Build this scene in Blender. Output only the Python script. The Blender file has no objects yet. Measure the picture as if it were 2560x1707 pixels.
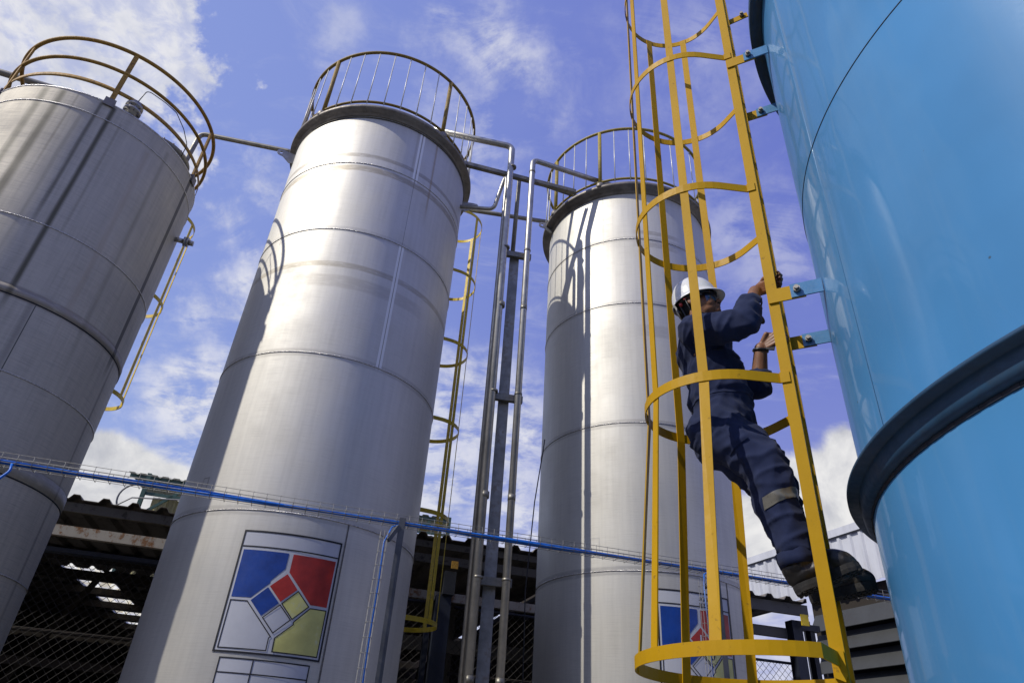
import bpy, bmesh, math, random
from mathutils import Vector, Matrix, Quaternion
random.seed(7)
PI=math.pi
H=1.5                       # camera height above the ground; all coordinates below are relative to the camera
sc=bpy.context.scene
col=sc.collection
def V(*a): return Vector(a)
# ------------------------------------------------------------------ node helper
class NT:
    def __init__(s,tree): s.t=tree; s.n=tree.nodes; s.l=tree.links
    def node(s,typ,**kw):
        n=s.n.new(typ)
        for k,v in kw.items():
            if k.startswith('i_'):
                key=k[2:]; key=int(key) if key.isdigit() else key.replace('_',' ')
                s.set(n.inputs[key],v)
            else: setattr(n,k,v)
        return n
    def set(s,sock,v):
        if hasattr(v,'is_output') or isinstance(v,bpy.types.NodeSocket): s.l.new(v,sock)
        else:
            if isinstance(v,(tuple,list)) and len(v)==3 and sock.type=='RGBA': v=(*v,1)
            sock.default_value=v
    def math(s,op,a,b=None,c=None,clamp=False):
        n=s.n.new('ShaderNodeMath'); n.operation=op; n.use_clamp=clamp
        s.set(n.inputs[0],a)
        if b is not None: s.set(n.inputs[1],b)
        if c is not None: s.set(n.inputs[2],c)
        return n.outputs[0]
    def vmath(s,op,a,b=None):
        n=s.n.new('ShaderNodeVectorMath'); n.operation=op; s.set(n.inputs[0],a)
        if b is not None: s.set(n.inputs[1],b)
        return n.outputs['Value'] if op in('LENGTH','DOT_PRODUCT','DISTANCE') else n.outputs[0]
    def noise(s,vec,scale,detail=3,rough=.5,dist=0,typ='FBM'):
        n=s.n.new('ShaderNodeTexNoise'); s.set(n.inputs['Vector'],vec); n.inputs['Scale'].default_value=scale
        n.inputs['Detail'].default_value=detail; n.inputs['Roughness'].default_value=rough; n.inputs['Distortion'].default_value=dist
        return n.outputs['Fac']
    def smooth(s,x,a,b,lo=0.,hi=1.):
        n=s.n.new('ShaderNodeMapRange'); n.interpolation_type='SMOOTHSTEP'; s.set(n.inputs[0],x)
        n.inputs[1].default_value=a; n.inputs[2].default_value=b; n.inputs[3].default_value=lo; n.inputs[4].default_value=hi
        return n.outputs[0]
    def lin(s,x,a,b,lo=0.,hi=1.):
        n=s.n.new('ShaderNodeMapRange'); s.set(n.inputs[0],x)
        n.inputs[1].default_value=a; n.inputs[2].default_value=b; n.inputs[3].default_value=lo; n.inputs[4].default_value=hi
        return n.outputs[0]
    def mix(s,f,a,b,mode='MIX'):
        n=s.n.new('ShaderNodeMix'); n.data_type='RGBA'; n.blend_type=mode
        s.set(n.inputs[0],f); s.set(n.inputs[6],a); s.set(n.inputs[7],b); return n.outputs[2]
    def scale(s,vec,sc_):
        n=s.n.new('ShaderNodeMapping'); s.set(n.inputs['Vector'],vec); n.inputs['Scale'].default_value=sc_; return n.outputs[0]
    def bump(s,h,strength=.2,dist=.01):
        n=s.n.new('ShaderNodeBump'); n.inputs['Strength'].default_value=strength; n.inputs['Distance'].default_value=dist
        s.set(n.inputs['Height'],h); return n.outputs[0]
def newmat(name):
    m=bpy.data.materials.new(name); m.use_nodes=True; nt=NT(m.node_tree); m.node_tree.nodes.clear()
    out=nt.node('ShaderNodeOutputMaterial'); p=nt.node('ShaderNodeBsdfPrincipled'); nt.l.new(p.outputs[0],out.inputs[0])
    return m,nt,p
def P(nt,p,**kw):
    for k,v in kw.items(): nt.set(p.inputs[k.replace('_',' ')],v)
def simple(name,c,rough=.5,metal=0.,var=.15,scale=8.,bump=0.,dirt=None,dirtamt=.0,coat=0.):
    m,nt,p=newmat(name); tc=nt.node('ShaderNodeTexCoord').outputs['Object']
    n=nt.noise(tc,scale,5,.6); n2=nt.noise(tc,scale*6,4,.6)
    c2=tuple(max(0,x*(1-var)) for x in c); c3=tuple(min(1,x*(1+var)) for x in c)
    base=nt.mix(nt.smooth(n,.3,.7),c2,c3)
    if dirt is not None:
        f=nt.math('MULTIPLY',nt.smooth(nt.math('ADD',nt.math('MULTIPLY',n,.6),nt.math('MULTIPLY',n2,.4)),.5,.66),dirtamt)
        base=nt.mix(f,base,dirt)
    P(nt,p,Base_Color=base,Metallic=metal,Roughness=nt.lin(n2,.3,.7,max(.02,rough-.1),min(1,rough+.1)),Coat_Weight=coat)
    if coat: p.inputs['Coat Roughness'].default_value=.05
    if bump: P(nt,p,Normal=nt.bump(n2,bump,.01))
    return m
# ------------------------------------------------------------------ mesh helper
class MB:
    def __init__(s): s.v=[]; s.f=[]; s.sm=[]
    def add(s,vs,fs,smooth=False):
        o=len(s.v); s.v+= [Vector(x) for x in vs]; s.f+=[tuple(o+i for i in f) for f in fs]; s.sm+=[smooth]*len(fs); return s
    def box(s,c,size,rz=0.,axes=None):
        c=Vector(c); hx,hy,hz=[x/2 for x in size]
        if axes is None: X=V(math.cos(rz),math.sin(rz),0); Y=V(-math.sin(rz),math.cos(rz),0); Z=V(0,0,1)
        else: X,Y,Z=axes
        vs=[c+X*(sx*hx)+Y*(sy*hy)+Z*(sz*hz) for sx in(-1,1) for sy in(-1,1) for sz in(-1,1)]
        return s.add(vs,[(0,1,3,2),(4,6,7,5),(0,4,5,1),(2,3,7,6),(0,2,6,4),(1,5,7,3)])
    def bar(s,a,b,w,t,side=None):
        """rectangular bar a->b, w along 'side' vector, t along the third axis"""
        a=Vector(a);b=Vector(b);Z=(b-a).normalized()
        sd=Vector(side) if side is not None else V(0,0,1)
        if abs(sd.dot(Z))>.99: sd=V(1,0,0)
        X=(sd-Z*sd.dot(Z)).normalized(); Y=Z.cross(X)
        return s.box((a+b)/2,(w,t,(b-a).length),axes=(X,Y,Z))
    def tube(s,pts,r,seg=12,closed=False,cap=True,rs=None):
        pts=[Vector(p) for p in pts]; n=len(pts); vs=[]; up=None
        for i,p in enumerate(pts):
            if closed: d=(pts[(i+1)%n]-pts[i-1]).normalized()
            else: d=(pts[min(i+1,n-1)]-pts[max(i-1,0)]).normalized()
            if up is None:
                up=V(0,0,1) if abs(d.z)<.9 else V(1,0,0)
            X=(up-d*up.dot(d)).normalized(); Y=d.cross(X); up=X
            rr=rs[i] if rs else r
            for k in range(seg):
                a=2*PI*k/seg; vs.append(p+X*(rr*math.cos(a))+Y*(rr*math.sin(a)))
        fs=[]
        for i in range(n if closed else n-1):
            for k in range(seg):
                j=(i+1)%n; k2=(k+1)%seg
                fs.append((i*seg+k,i*seg+k2,j*seg+k2,j*seg+k))
        s.add(vs,fs,True)
        if cap and not closed:
            o=len(s.v)-len(vs); s.f.append(tuple(o+k for k in range(seg))[::-1]); s.sm.append(False)
            s.f.append(tuple(o+(n-1)*seg+k for k in range(seg))); s.sm.append(False)
        return s
    def lathe(s,c,prof,seg=160,a0=0,a1=2*PI,smooth=True):
        full=abs(a1-a0-2*PI)<1e-6; m=seg if full else seg+1; vs=[];fs=[]
        for r,z in prof:
            for k in range(m):
                a=a0+(a1-a0)*k/seg; vs.append(V(c[0]+r*math.cos(a),c[1]+r*math.sin(a),z))
        for i in range(len(prof)-1):
            for k in range(seg):
                k2=(k+1)%m; fs.append((i*m+k,i*m+k2,(i+1)*m+k2,(i+1)*m+k))
        return s.add(vs,fs,smooth)
    def ellip(s,c,r,seg=24,rings=14,rot=None):
        c=Vector(c); vs=[];fs=[]
        for i in range(1,rings):
            t=PI*i/rings
            for k in range(seg):
                a=2*PI*k/seg; v=V(r[0]*math.sin(t)*math.cos(a),r[1]*math.sin(t)*math.sin(a),r[2]*math.cos(t))
                if rot: v=rot@v
                vs.append(c+v)
        top=V(0,0,r[2]); bot=V(0,0,-r[2])
        if rot: top=rot@top; bot=rot@bot
        vs+=[c+top,c+bot]; T=len(vs)-2
        for i in range(rings-2):
            for k in range(seg):
                k2=(k+1)%seg; fs.append((i*seg+k,(i+1)*seg+k,(i+1)*seg+k2,i*seg+k2))
        for k in range(seg):
            k2=(k+1)%seg; fs.append((T,k,k2)); fs.append((T+1,(rings-2)*seg+k2,(rings-2)*seg+k))
        return s.add(vs,fs,True)
    def caps(s,a,b,ra,rb,seg=18):
        """tapered capsule"""
        a=Vector(a);b=Vector(b);d=(b-a).normalized(); pts=[];rs=[]
        for i in range(6):
            t=PI/2*(1-i/5.); pts.append(a-d*ra*math.sin(t)); rs.append(max(1e-4,ra*math.cos(t)))
        for i in range(6):
            t=PI/2*i/5.; pts.append(b+d*rb*math.sin(t)); rs.append(max(1e-4,rb*math.cos(t)))
        return s.tube(pts,1,seg,rs=rs)
    def poly(s,pts): return s.add(pts,[tuple(range(len(pts)))])
ORIG={}
def origin(o): return ORIG.get(o.name,V(0,0,0))
def obj(name,mb,mat,parent=None,base=None,autosmooth=True):
    me=bpy.data.meshes.new(name)
    if parent is not None: og=origin(parent)
    elif base is not None: og=Vector(base)
    else:
        xs=[v.x for v in mb.v];ys=[v.y for v in mb.v];zs=[v.z for v in mb.v]
        og=V((min(xs)+max(xs))/2,(min(ys)+max(ys))/2,min(zs))
    me.from_pydata([v-og for v in mb.v],[],mb.f); me.update()
    for p,sm in zip(me.polygons,mb.sm): p.use_smooth=sm
    if isinstance(mat,(list,tuple)):
        for m in mat: me.materials.append(m)
    else: me.materials.append(mat)
    bm=bmesh.new(); bm.from_mesh(me); bmesh.ops.recalc_face_normals(bm,faces=bm.faces); bm.to_mesh(me); bm.free()
    o=bpy.data.objects.new(name,me); col.objects.link(o)
    if parent is not None: o.parent=parent
    else: o.location=og
    ORIG[o.name]=og
    return o
def thing(name,label,cat,loc,group=None):
    o=bpy.data.objects.new(name,None); col.objects.link(o); o.location=loc; ORIG[o.name]=Vector(loc)
    o.empty_display_size=.2
    o['label']=label; o['category']=cat
    if group:o['group']=group
    return o
def tag(o,label,cat,group=None,kind=None):
    o['label']=label; o['category']=cat
    if group:o['group']=group
    if kind:o['kind']=kind
    return o
def circ(c,r,z,n=120,a0=0,a1=2*PI):
    return [V(c[0]+r*math.cos(a0+(a1-a0)*k/n),c[1]+r*math.sin(a0+(a1-a0)*k/n),z) for k in range(n+(0 if abs(a1-a0-2*PI)<1e-6 else 1))]
def pol(c,r,adeg,z): a=math.radians(adeg); return V(c[0]+r*math.cos(a),c[1]+r*math.sin(a),z)
def arcpath(pts,rad,seg=7):
    """polyline with rounded corners"""
    pts=[Vector(p) for p in pts]; out=[pts[0]]
    for i in range(1,len(pts)-1):
        a,b,c=pts[i-1],pts[i],pts[i+1]; d1=(a-b).normalized(); d2=(c-b).normalized()
        ang=d1.angle(d2); t=rad/math.tan(ang/2); t=min(t,(a-b).length*.45,(c-b).length*.45)
        p1=b+d1*t;p2=b+d2*t
        for k in range(seg+1):
            u=k/seg; out.append(p1*(1-u)**2+b*2*u*(1-u)+p2*u*u)
    out.append(pts[-1]); return out
# ------------------------------------------------------------------ layout (metres, camera at 0,0,0)
C1=(-4.78,5.52);R1=1.049
C2=(-1.911,6.609);R2=1.117
C3=(1.57,7.649);R3=1.117
CB=(3.092,1.94);RB=1.734
LN=V(1.272,2.669,0);LF=V(1.458,3.028,0);LE0=(LF-LN).normalized();LF=LF+V(LE0.y,-LE0.x,0)*.008;LC=(LN+LF)/2;LE=(LF-LN).normalized();Ln=V(-LE.y,LE.x,0)
U=V(math.cos(math.radians(15)),math.sin(math.radians(15)),0);N=V(-U.y,U.x,0)
def SH(t,s,z): q=U*t+N*s; return V(q.x,q.y,z)
G=-H
SUN_AZ=28.6; SUN_EL=44.
# ------------------------------------------------------------------ materials
def shell_mat(name,R,base=(.62,.61,.59),rough=.36,grime=.3,marks=(),bands=(),drips=(),zref=0.,streak=.35,seed=0.,brushamt=.2,metal=.72):
    """brushed stainless shell, object origin on the tank axis at ground level; z in camera coordinates"""
    m,nt,p=newmat(name); tc=nt.node('ShaderNodeTexCoord').outputs['Object']
    sep=nt.node('ShaderNodeSeparateXYZ'); nt.l.new(tc,sep.inputs[0])
    x,y,z0=sep.outputs; z=nt.math('SUBTRACT',z0,H)
    ang=nt.math('MULTIPLY',nt.math('ARCTAN2',y,x),180/PI)
    arc=nt.math('MULTIPLY',ang,R*PI/180)
    cmb=nt.node('ShaderNodeCombineXYZ'); nt.set(cmb.inputs[0],nt.math('ADD',arc,seed)); nt.set(cmb.inputs[1],z)
    uv=cmb.outputs[0]
    brush=nt.noise(nt.scale(uv,(1.5,60,1)),3,4,.7)          # circumferential brushing
    vert=nt.noise(nt.scale(uv,(7,.35,1)),3,5,.65)           # vertical rain streaks
    vert2=nt.noise(nt.scale(uv,(30,.8,1)),2,4,.6)
    blot=nt.noise(nt.scale(uv,(1,1,1)),1.3,6,.62)
    fine=nt.noise(nt.scale(uv,(1,1,1)),45,4,.7)
    colr=nt.mix(nt.smooth(vert,.3,.8),base,tuple(b*(1-streak*.3) for b in base))
    colr=nt.mix(nt.math('MULTIPLY',nt.smooth(vert2,.5,.8),grime*.2),colr,(.34,.32,.27))
    colr=nt.mix(nt.math('MULTIPLY',nt.smooth(blot,.5,.8),grime*.6),colr,(.40,.375,.33))
    colr=nt.mix(nt.math('MULTIPLY',nt.smooth(brush,.45,.75),brushamt),colr,(.26,.25,.235))
    rgh=nt.math('ADD',nt.lin(blot,.3,.7,rough-.07,rough+.1),nt.lin(brush,.3,.7,-.05,.06))
    # scuffed horizontal bands near the plate joints
    for zc,hw,amt,c,a0,a1 in bands:
        f=nt.math('SUBTRACT',1.,nt.math('ABSOLUTE',nt.math('DIVIDE',nt.math('SUBTRACT',nt.math('ADD',z,nt.math('MULTIPLY',nt.math('SUBTRACT',blot,.5),.03)),zc),hw)),clamp=True)
        f=nt.math('MULTIPLY',nt.smooth(f,0,.35),nt.smooth(nt.noise(nt.scale(uv,(2.5,14,1)),3,5,.75),.28,.52))
        if a0 is not None: f=nt.math('MULTIPLY',f,nt.math('MULTIPLY',nt.smooth(ang,a0,a0+12),nt.smooth(ang,a1,a1-12)))
        colr=nt.mix(nt.math('MULTIPLY',f,min(1,amt*1.5)),colr,c)
    # vertical marks: polished strips and run-off stains
    metf=None
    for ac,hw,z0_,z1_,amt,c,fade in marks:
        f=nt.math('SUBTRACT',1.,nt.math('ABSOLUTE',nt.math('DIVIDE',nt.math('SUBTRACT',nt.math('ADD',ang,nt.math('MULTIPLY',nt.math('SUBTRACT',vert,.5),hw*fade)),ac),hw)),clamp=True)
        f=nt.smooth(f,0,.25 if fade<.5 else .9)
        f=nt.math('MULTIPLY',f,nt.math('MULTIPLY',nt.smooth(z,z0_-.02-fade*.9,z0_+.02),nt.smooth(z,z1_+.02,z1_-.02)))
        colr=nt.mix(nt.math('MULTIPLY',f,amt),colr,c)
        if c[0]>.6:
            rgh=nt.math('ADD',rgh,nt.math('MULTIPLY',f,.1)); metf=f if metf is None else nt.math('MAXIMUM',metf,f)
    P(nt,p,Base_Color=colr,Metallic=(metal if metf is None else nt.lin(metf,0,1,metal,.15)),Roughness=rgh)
    p.inputs['Anisotropic'].default_value=.35
    # tangent around the axis
    t=nt.node('ShaderNodeCombineXYZ'); nt.set(t.inputs[0],nt.math('MULTIPLY',y,-1.)); nt.set(t.inputs[1],x)
    vt=t
    nt.l.new(nt.vmath('NORMALIZE',vt.outputs[0]),p.inputs['Tangent'])
    hgt=nt.math('ADD',nt.math('MULTIPLY',nt.noise(nt.scale(uv,(1.1,.6,1)),1.,2,.5),5.),nt.math('ADD',nt.math('MULTIPLY',fine,.03),nt.math('MULTIPLY',brush,.05)))
    P(nt,p,Normal=nt.bump(hgt,.25,.012))
    return m
DK=(.16,.15,.12)
STAIN=(.36,.33,.27)
M={}
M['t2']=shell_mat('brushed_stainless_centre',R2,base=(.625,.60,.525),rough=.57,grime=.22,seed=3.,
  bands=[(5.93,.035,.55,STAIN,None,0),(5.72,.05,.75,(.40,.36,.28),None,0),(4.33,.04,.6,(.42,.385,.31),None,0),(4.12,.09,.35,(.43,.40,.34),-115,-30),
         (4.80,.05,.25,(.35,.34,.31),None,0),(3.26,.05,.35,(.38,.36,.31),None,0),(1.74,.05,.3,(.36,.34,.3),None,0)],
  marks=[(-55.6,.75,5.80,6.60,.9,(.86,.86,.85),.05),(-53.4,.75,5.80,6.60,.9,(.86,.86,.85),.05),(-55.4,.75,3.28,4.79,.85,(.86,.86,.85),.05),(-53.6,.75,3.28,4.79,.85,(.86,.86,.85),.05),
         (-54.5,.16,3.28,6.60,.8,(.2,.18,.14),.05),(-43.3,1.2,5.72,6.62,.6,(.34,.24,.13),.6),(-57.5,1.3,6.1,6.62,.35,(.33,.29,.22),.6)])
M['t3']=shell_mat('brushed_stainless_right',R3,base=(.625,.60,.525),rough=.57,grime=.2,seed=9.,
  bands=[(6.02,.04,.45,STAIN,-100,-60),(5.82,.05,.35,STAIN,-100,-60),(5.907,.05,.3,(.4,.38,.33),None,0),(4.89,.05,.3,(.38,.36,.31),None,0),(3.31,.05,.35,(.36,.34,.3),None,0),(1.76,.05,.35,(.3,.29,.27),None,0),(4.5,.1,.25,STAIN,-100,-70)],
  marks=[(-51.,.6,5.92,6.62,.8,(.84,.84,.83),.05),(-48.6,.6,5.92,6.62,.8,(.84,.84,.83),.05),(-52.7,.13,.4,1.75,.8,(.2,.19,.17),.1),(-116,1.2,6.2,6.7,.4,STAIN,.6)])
M['t1']=shell_mat('weathered_stainless_left',R1,base=(.57,.525,.42),rough=.66,metal=.4,brushamt=.55,grime=.4,seed=15.,streak=.6,
  bands=[(3.165,.07,.6,(.35,.31,.25),None,0),(1.82,.08,.4,(.3,.28,.24),None,0)],
  marks=[(-54.2,2.0,3.3,5.46,.9,(.085,.078,.045),.5),(-60.5,1.6,4.3,5.46,.75,(.13,.12,.08),.8),(-79.5,3.4,3.9,5.46,.8,(.12,.11,.075),.8),(-88.,3.0,4.2,5.46,.7,(.15,.14,.10),.8),(-72,1.0,4.8,5.46,.4,(.2,.18,.13),.8),(-48,1.2,4.2,5.3,.35,(.2,.18,.13),.9),(-20,2,3.3,5.4,.3,(.2,.18,.13),.9),
         (5.,1.7,3.2,5.46,.85,(.1,.095,.08),.4),(-42.7,.25,2.49,3.12,.9,(.08,.08,.07),.05),(-44.5,2.2,2.6,3.12,.4,(.15,.14,.12),.8),(9,1.6,1.2,3.1,.5,(.14,.13,.12),.8),
         (-66,1.5,4.0,5.2,.3,(.2,.19,.15),.9),(-30,2.5,3.5,5.2,.25,(.42,.32,.22),.9)])
M['bead']=simple('weld_bead_steel',(.55,.53,.5),.35,1.,.3,60,.5)
M['beaddark']=simple('dull_weld_bead',(.16,.15,.13),.5,.7,.3,60,.5)
M['rimdark']=simple('weathered_dark_steel_rim',(.24,.215,.18),.55,.6,.3,6,.2,(.25,.22,.17),.5)
M['roof']=simple('tank_roof_steel',(.4,.4,.39),.45,.9,.2,3)
M['lug']=simple('galvanised_plate',(.42,.41,.38),.5,.7,.2,12,.1)
M['railt2']=simple('rusty_yellow_brown_paint',(.27,.175,.025),.6,0,.35,14,.2,(.075,.045,.015),.8)
M['railt3']=simple('dirty_yellow_paint',(.36,.27,.04),.55,0,.3,14,.3,(.09,.07,.02),.7)
M['railt1']=simple('rusty_orange_paint',(.38,.21,.025),.65,0,.4,10,.25,(.11,.05,.012),.85)
M['balus']=simple('white_round_bar',(.62,.61,.56),.4,.2,.15,20,.1,(.3,.27,.2),.4)
M['yellow']=None
def yellow():
    m,nt,p=newmat('yellow_gloss_enamel'); tc=nt.node('ShaderNodeTexCoord').outputs['Object']
    a=nt.noise(tc,2.2,5,.6); b=nt.noise(tc,22,6,.68); c=nt.noise(nt.scale(tc,(1,1,.25)),55,4,.7)
    base=nt.mix(nt.smooth(a,.35,.7),(.53,.30,.004),(.47,.26,.003))
    base=nt.mix(nt.math('MULTIPLY',nt.smooth(b,.61,.72),.6),base,(.16,.09,.02))
    base=nt.mix(nt.math('MULTIPLY',nt.smooth(c,.69,.77),.5),base,(.09,.05,.015))
    P(nt,p,Base_Color=base,Roughness=nt.lin(b,.3,.7,.42,.58),Coat_Weight=.0)
    p.inputs['Specular IOR Level'].default_value=.2
    p.inputs['Coat Roughness'].default_value=.25
    P(nt,p,Normal=nt.bump(nt.math('ADD',nt.noise(tc,30,3,.5),nt.math('MULTIPLY',c,.3)),.12,.004)); return m
M['yellow']=yellow()
M['yellow2']=simple('brightened_yellow_paint',(.74,.53,.02),.5,0,.2,9,.15,(.2,.13,.03),.6)  # yellow brightened to stand for light bounced onto the rear ladders
def bluepaint(name,base=(.065,.25,.50)):
    m,nt,p=newmat(name); tc=nt.node('ShaderNodeTexCoord').outputs['Object']
    sep=nt.node('ShaderNodeSeparateXYZ'); nt.l.new(tc,sep.inputs[0]); x,y,z=sep.outputs
    arc=nt.math('MULTIPLY',nt.math('ARCTAN2',nt.math('MULTIPLY',y,-1.),nt.math('MULTIPLY',x,-1.)),RB)
    cmb=nt.node('ShaderNodeCombineXYZ'); nt.set(cmb.inputs[0],arc); nt.set(cmb.inputs[1],z); uv=cmb.outputs[0]
    a=nt.noise(uv,.7,4,.55); b=nt.noise(uv,60,4,.7); s=nt.noise(nt.scale(uv,(14,.5,1)),1.5,4,.6)
    vor=nt.node('ShaderNodeTexVoronoi'); nt.l.new(uv,vor.inputs['Vector']); vor.inputs['Scale'].default_value=3.2
    speck=nt.smooth(vor.outputs['Distance'],.02,.012)
    c=nt.mix(nt.smooth(a,.3,.7),tuple(v*.88 for v in base),tuple(v*1.08 for v in base))
    c=nt.mix(nt.math('MULTIPLY',nt.smooth(s,.5,.8),.12),c,(.16,.3,.45))
    c=nt.mix(nt.math('MULTIPLY',speck,.7),c,(.05,.05,.03))
    P(nt,p,Base_Color=c,Roughness=nt.lin(b,.3,.7,.38,.48),Coat_Weight=.32); p.inputs['Coat Roughness'].default_value=.05; p.inputs['Specular IOR Level'].default_value=.25
    wob=nt.math('ADD',nt.math('MULTIPLY',nt.noise(nt.scale(uv,(1.6,.7,1)),1.3,2,.5),10.),nt.math('MULTIPLY',b,.0))
    nb=nt.bump(wob,.08,.012); P(nt,p,Normal=nb); nt.l.new(nb,p.inputs['Coat Normal'])
    return m
M['blue']=bluepaint('glossy_blue_tank_paint')
M['blue_br']=simple('blue_bracket_paint',(.075,.23,.43),.35,0,.1,14,.1,(.04,.1,.2),.2,coat=.3)
M['bluedark']=simple('grimy_dark_blue_flange',(.018,.06,.12),.5,0,.2,5,.05,(.03,.03,.03),.3)
M['gasket']=simple('black_gasket',(.008,.012,.022),.6)
M['bolt']=simple('zinc_bolt',(.30,.28,.25),.5,.8,.25,60,0.,(.12,.09,.06),.6)
M['pipe']=simple('stainless_pipe',(.46,.44,.39),.42,.85,.2,4,.03,(.28,.25,.2),.5)
M['pipedull']=simple('dull_galvanised_pipe',(.26,.245,.20),.5,.75,.25,5,.06,(.15,.12,.09),.6)
M['column']=simple('galvanised_column',(.30,.30,.28),.55,.5,.25,4,.15,(.2,.15,.1),.6)
M['wire']=simple('galvanised_wire',(.24,.235,.22),.55,.5,.1,30)
M['cable']=simple('blue_plastic_conduit',(.012,.17,.66),.42,0,.15,20)
M['greyang']=simple('grey_painted_channel',(.10,.105,.11),.5,.3,.2,5,.1,(.2,.19,.18),.3)
M['white']=simple('sign_white_vinyl',(.54,.55,.58),.45,0,.06,4,.03,(.5,.5,.5),.2)
M['sblue']=simple('sign_blue_paint',(.010,.05,.26),.4,0,.2,6)
M['sred']=simple('sign_red_paint',(.42,.028,.016),.4,0,.25,6)
M['syel']=simple('sign_yellow_paint',(.66,.63,.20),.45,0,.2,3,.0,(.62,.64,.5),.8)
M['black']=simple('sign_black_line',(.012,.012,.014),.5)
def corr(name,c,scale_dir=0.,dirt=(.2,.13,.08),amt=.4,rough=.5,metal=0.,th=.52):
    m,nt,p=newmat(name); tc=nt.node('ShaderNodeTexCoord').outputs['Object']
    a=nt.noise(nt.scale(tc,(1,1,.25)),1.8,6,.65); b=nt.noise(tc,14,5,.7)
    base=nt.mix(nt.smooth(a,.35,.7),c,tuple(v*.8 for v in c))
    base=nt.mix(nt.math('MULTIPLY',nt.smooth(nt.math('ADD',nt.math('MULTIPLY',a,.5),nt.math('MULTIPLY',b,.5)),th,th+.09),amt),base,dirt)
    P(nt,p,Base_Color=base,Roughness=rough,Metallic=metal,Normal=nt.bump(b,.2,.01)); return m
M['whitesheet']=corr('white_profiled_sheet',(.62,.63,.66),amt=.12,dirt=(.4,.36,.3))
M['asb']=corr('old_fibre_cement_sheet',(.20,.18,.155),amt=.6,dirt=(.04,.035,.03),rough=.9)
M['rustbeam']=corr('rusty_painted_beam',(.50,.46,.38),amt=.95,dirt=(.24,.10,.025),rough=.8,th=.50)
M['oldbeam']=corr('weathered_concrete_grey_beam',(.15,.14,.12),amt=.8,dirt=(.03,.027,.022),rough=.85)
M['navy']=simple('dark_navy_paint',(.010,.014,.026),.55,0,.3,3,.1)
M['mesh']=simple('weathered_fence_wire',(.04,.036,.03),.7,.2,.2,3)
M['darkwall']=corr('dark_brown_sheet',(.032,.025,.018),amt=.6,dirt=(.035,.022,.014),rough=.95)  # near-black brown base with faint noise mottling
M['louver']=corr('grey_louver_metal',(.05,.052,.05),amt=.5,dirt=(.04,.035,.03),rough=.6,metal=.2)
M['dkgrey']=simple('dark_grey_steel_frame',(.03,.032,.036),.5,.3,.2,4)
M['greensheet']=corr('green_profiled_sheet',(.16,.20,.10),amt=.4,dirt=(.08,.07,.03))
M['greenframe']=simple('dark_green_paint',(.04,.09,.065),.5,0,.2,4)
M['creamsheet']=corr('pale_yellow_sheet',(.40,.36,.16),amt=.3,dirt=(.15,.11,.05))
def skyl():
    m,nt,p=newmat('translucent_roof_sheet'); tc=nt.node('ShaderNodeTexCoord').outputs['Object']
    n=nt.noise(tc,3,5,.6); nt.n.remove(p)
    tr=nt.node('ShaderNodeBsdfTranslucent'); nt.set(tr.inputs[0],nt.mix(nt.smooth(n,.4,.65),(.97,.97,.93),(.85,.80,.65)))
    di=nt.node('ShaderNodeBsdfDiffuse'); di.inputs[0].default_value=(.5,.5,.45,1)
    mx=nt.node('ShaderNodeMixShader'); mx.inputs[0].default_value=.15; nt.l.new(tr.outputs[0],mx.inputs[1]); nt.l.new(di.outputs[0],mx.inputs[2])
    out=[n_ for n_ in nt.n if n_.type=='OUTPUT_MATERIAL'][0]; nt.l.new(mx.outputs[0],out.inputs[0]); return m
M['skylight']=skyl()
def cloth():
    m,nt,p=newmat('navy_cotton_drill'); tc=nt.node('ShaderNodeTexCoord').outputs['Object']
    a=nt.noise(tc,5,4,.6); b=nt.noise(tc,220,2,.5)
    base=nt.mix(nt.smooth(a,.3,.75),(.012,.018,.050),(.025,.034,.082))
    P(nt,p,Base_Color=base,Roughness=.9,Specular_IOR_Level=.2,Normal=nt.bump(b,.15,.002)); p.inputs['Sheen Weight'].default_value=.06; p.inputs['Sheen Roughness'].default_value=.5
    return m
M['cloth']=cloth()
def skin():
    m,nt,p=newmat('tanned_skin'); tc=nt.node('ShaderNodeTexCoord').outputs['Object']
    a=nt.noise(tc,18,4,.6)
    P(nt,p,Base_Color=nt.mix(nt.smooth(a,.3,.7),(.27,.125,.062),(.21,.09,.043)),Roughness=.48); p.inputs['Subsurface Weight'].default_value=.08; p.inputs['Subsurface Scale'].default_value=.02
    return m
M['skin']=skin()
M['helmet']=simple('white_helmet_shell',(.78,.78,.76),.25,0,.03,6,0,coat=.5)
M['blackpl']=simple('black_plastic',(.012,.012,.014),.4)
M['lens']=simple('mirrored_blue_lens',(.01,.03,.07),.08,.6,.1,6,coat=1.)
M['silver']=simple('silver_strip',(.6,.6,.6),.35,.7)
M['redpl']=simple('red_plastic_knob',(.5,.03,.02),.4)
M['hair']=simple('black_hair',(.008,.007,.007),.7,0,.2,60,.5)
M['boot']=simple('scuffed_black_leather',(.016,.014,.013),.42,0,.4,9,.1,(.17,.135,.09),.65)
M['sole']=simple('black_rubber_sole',(.014,.013,.012),.8,0,.3,30,.15,(.06,.05,.04),.4)
M['reflect']=simple('grey_reflective_tape',(.20,.185,.15),.35,.2,.12,18)
M['lipc']=simple('lips',(.16,.05,.035),.5)
M['concrete']=corr('concrete_yard',(.19,.18,.16),amt=.4,dirt=(.17,.155,.13),rough=.9)
# ------------------------------------------------------------------ setting
g=MB(); g.add([V(-400,-400,G),V(400,-400,G),V(400,400,G),V(-400,400,G)],[(0,1,2,3)])
gr=obj('ground',g,M['concrete'],base=(0,0,G)); tag(gr,'grey concrete yard floor around the storage tanks','ground',kind='structure')

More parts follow.
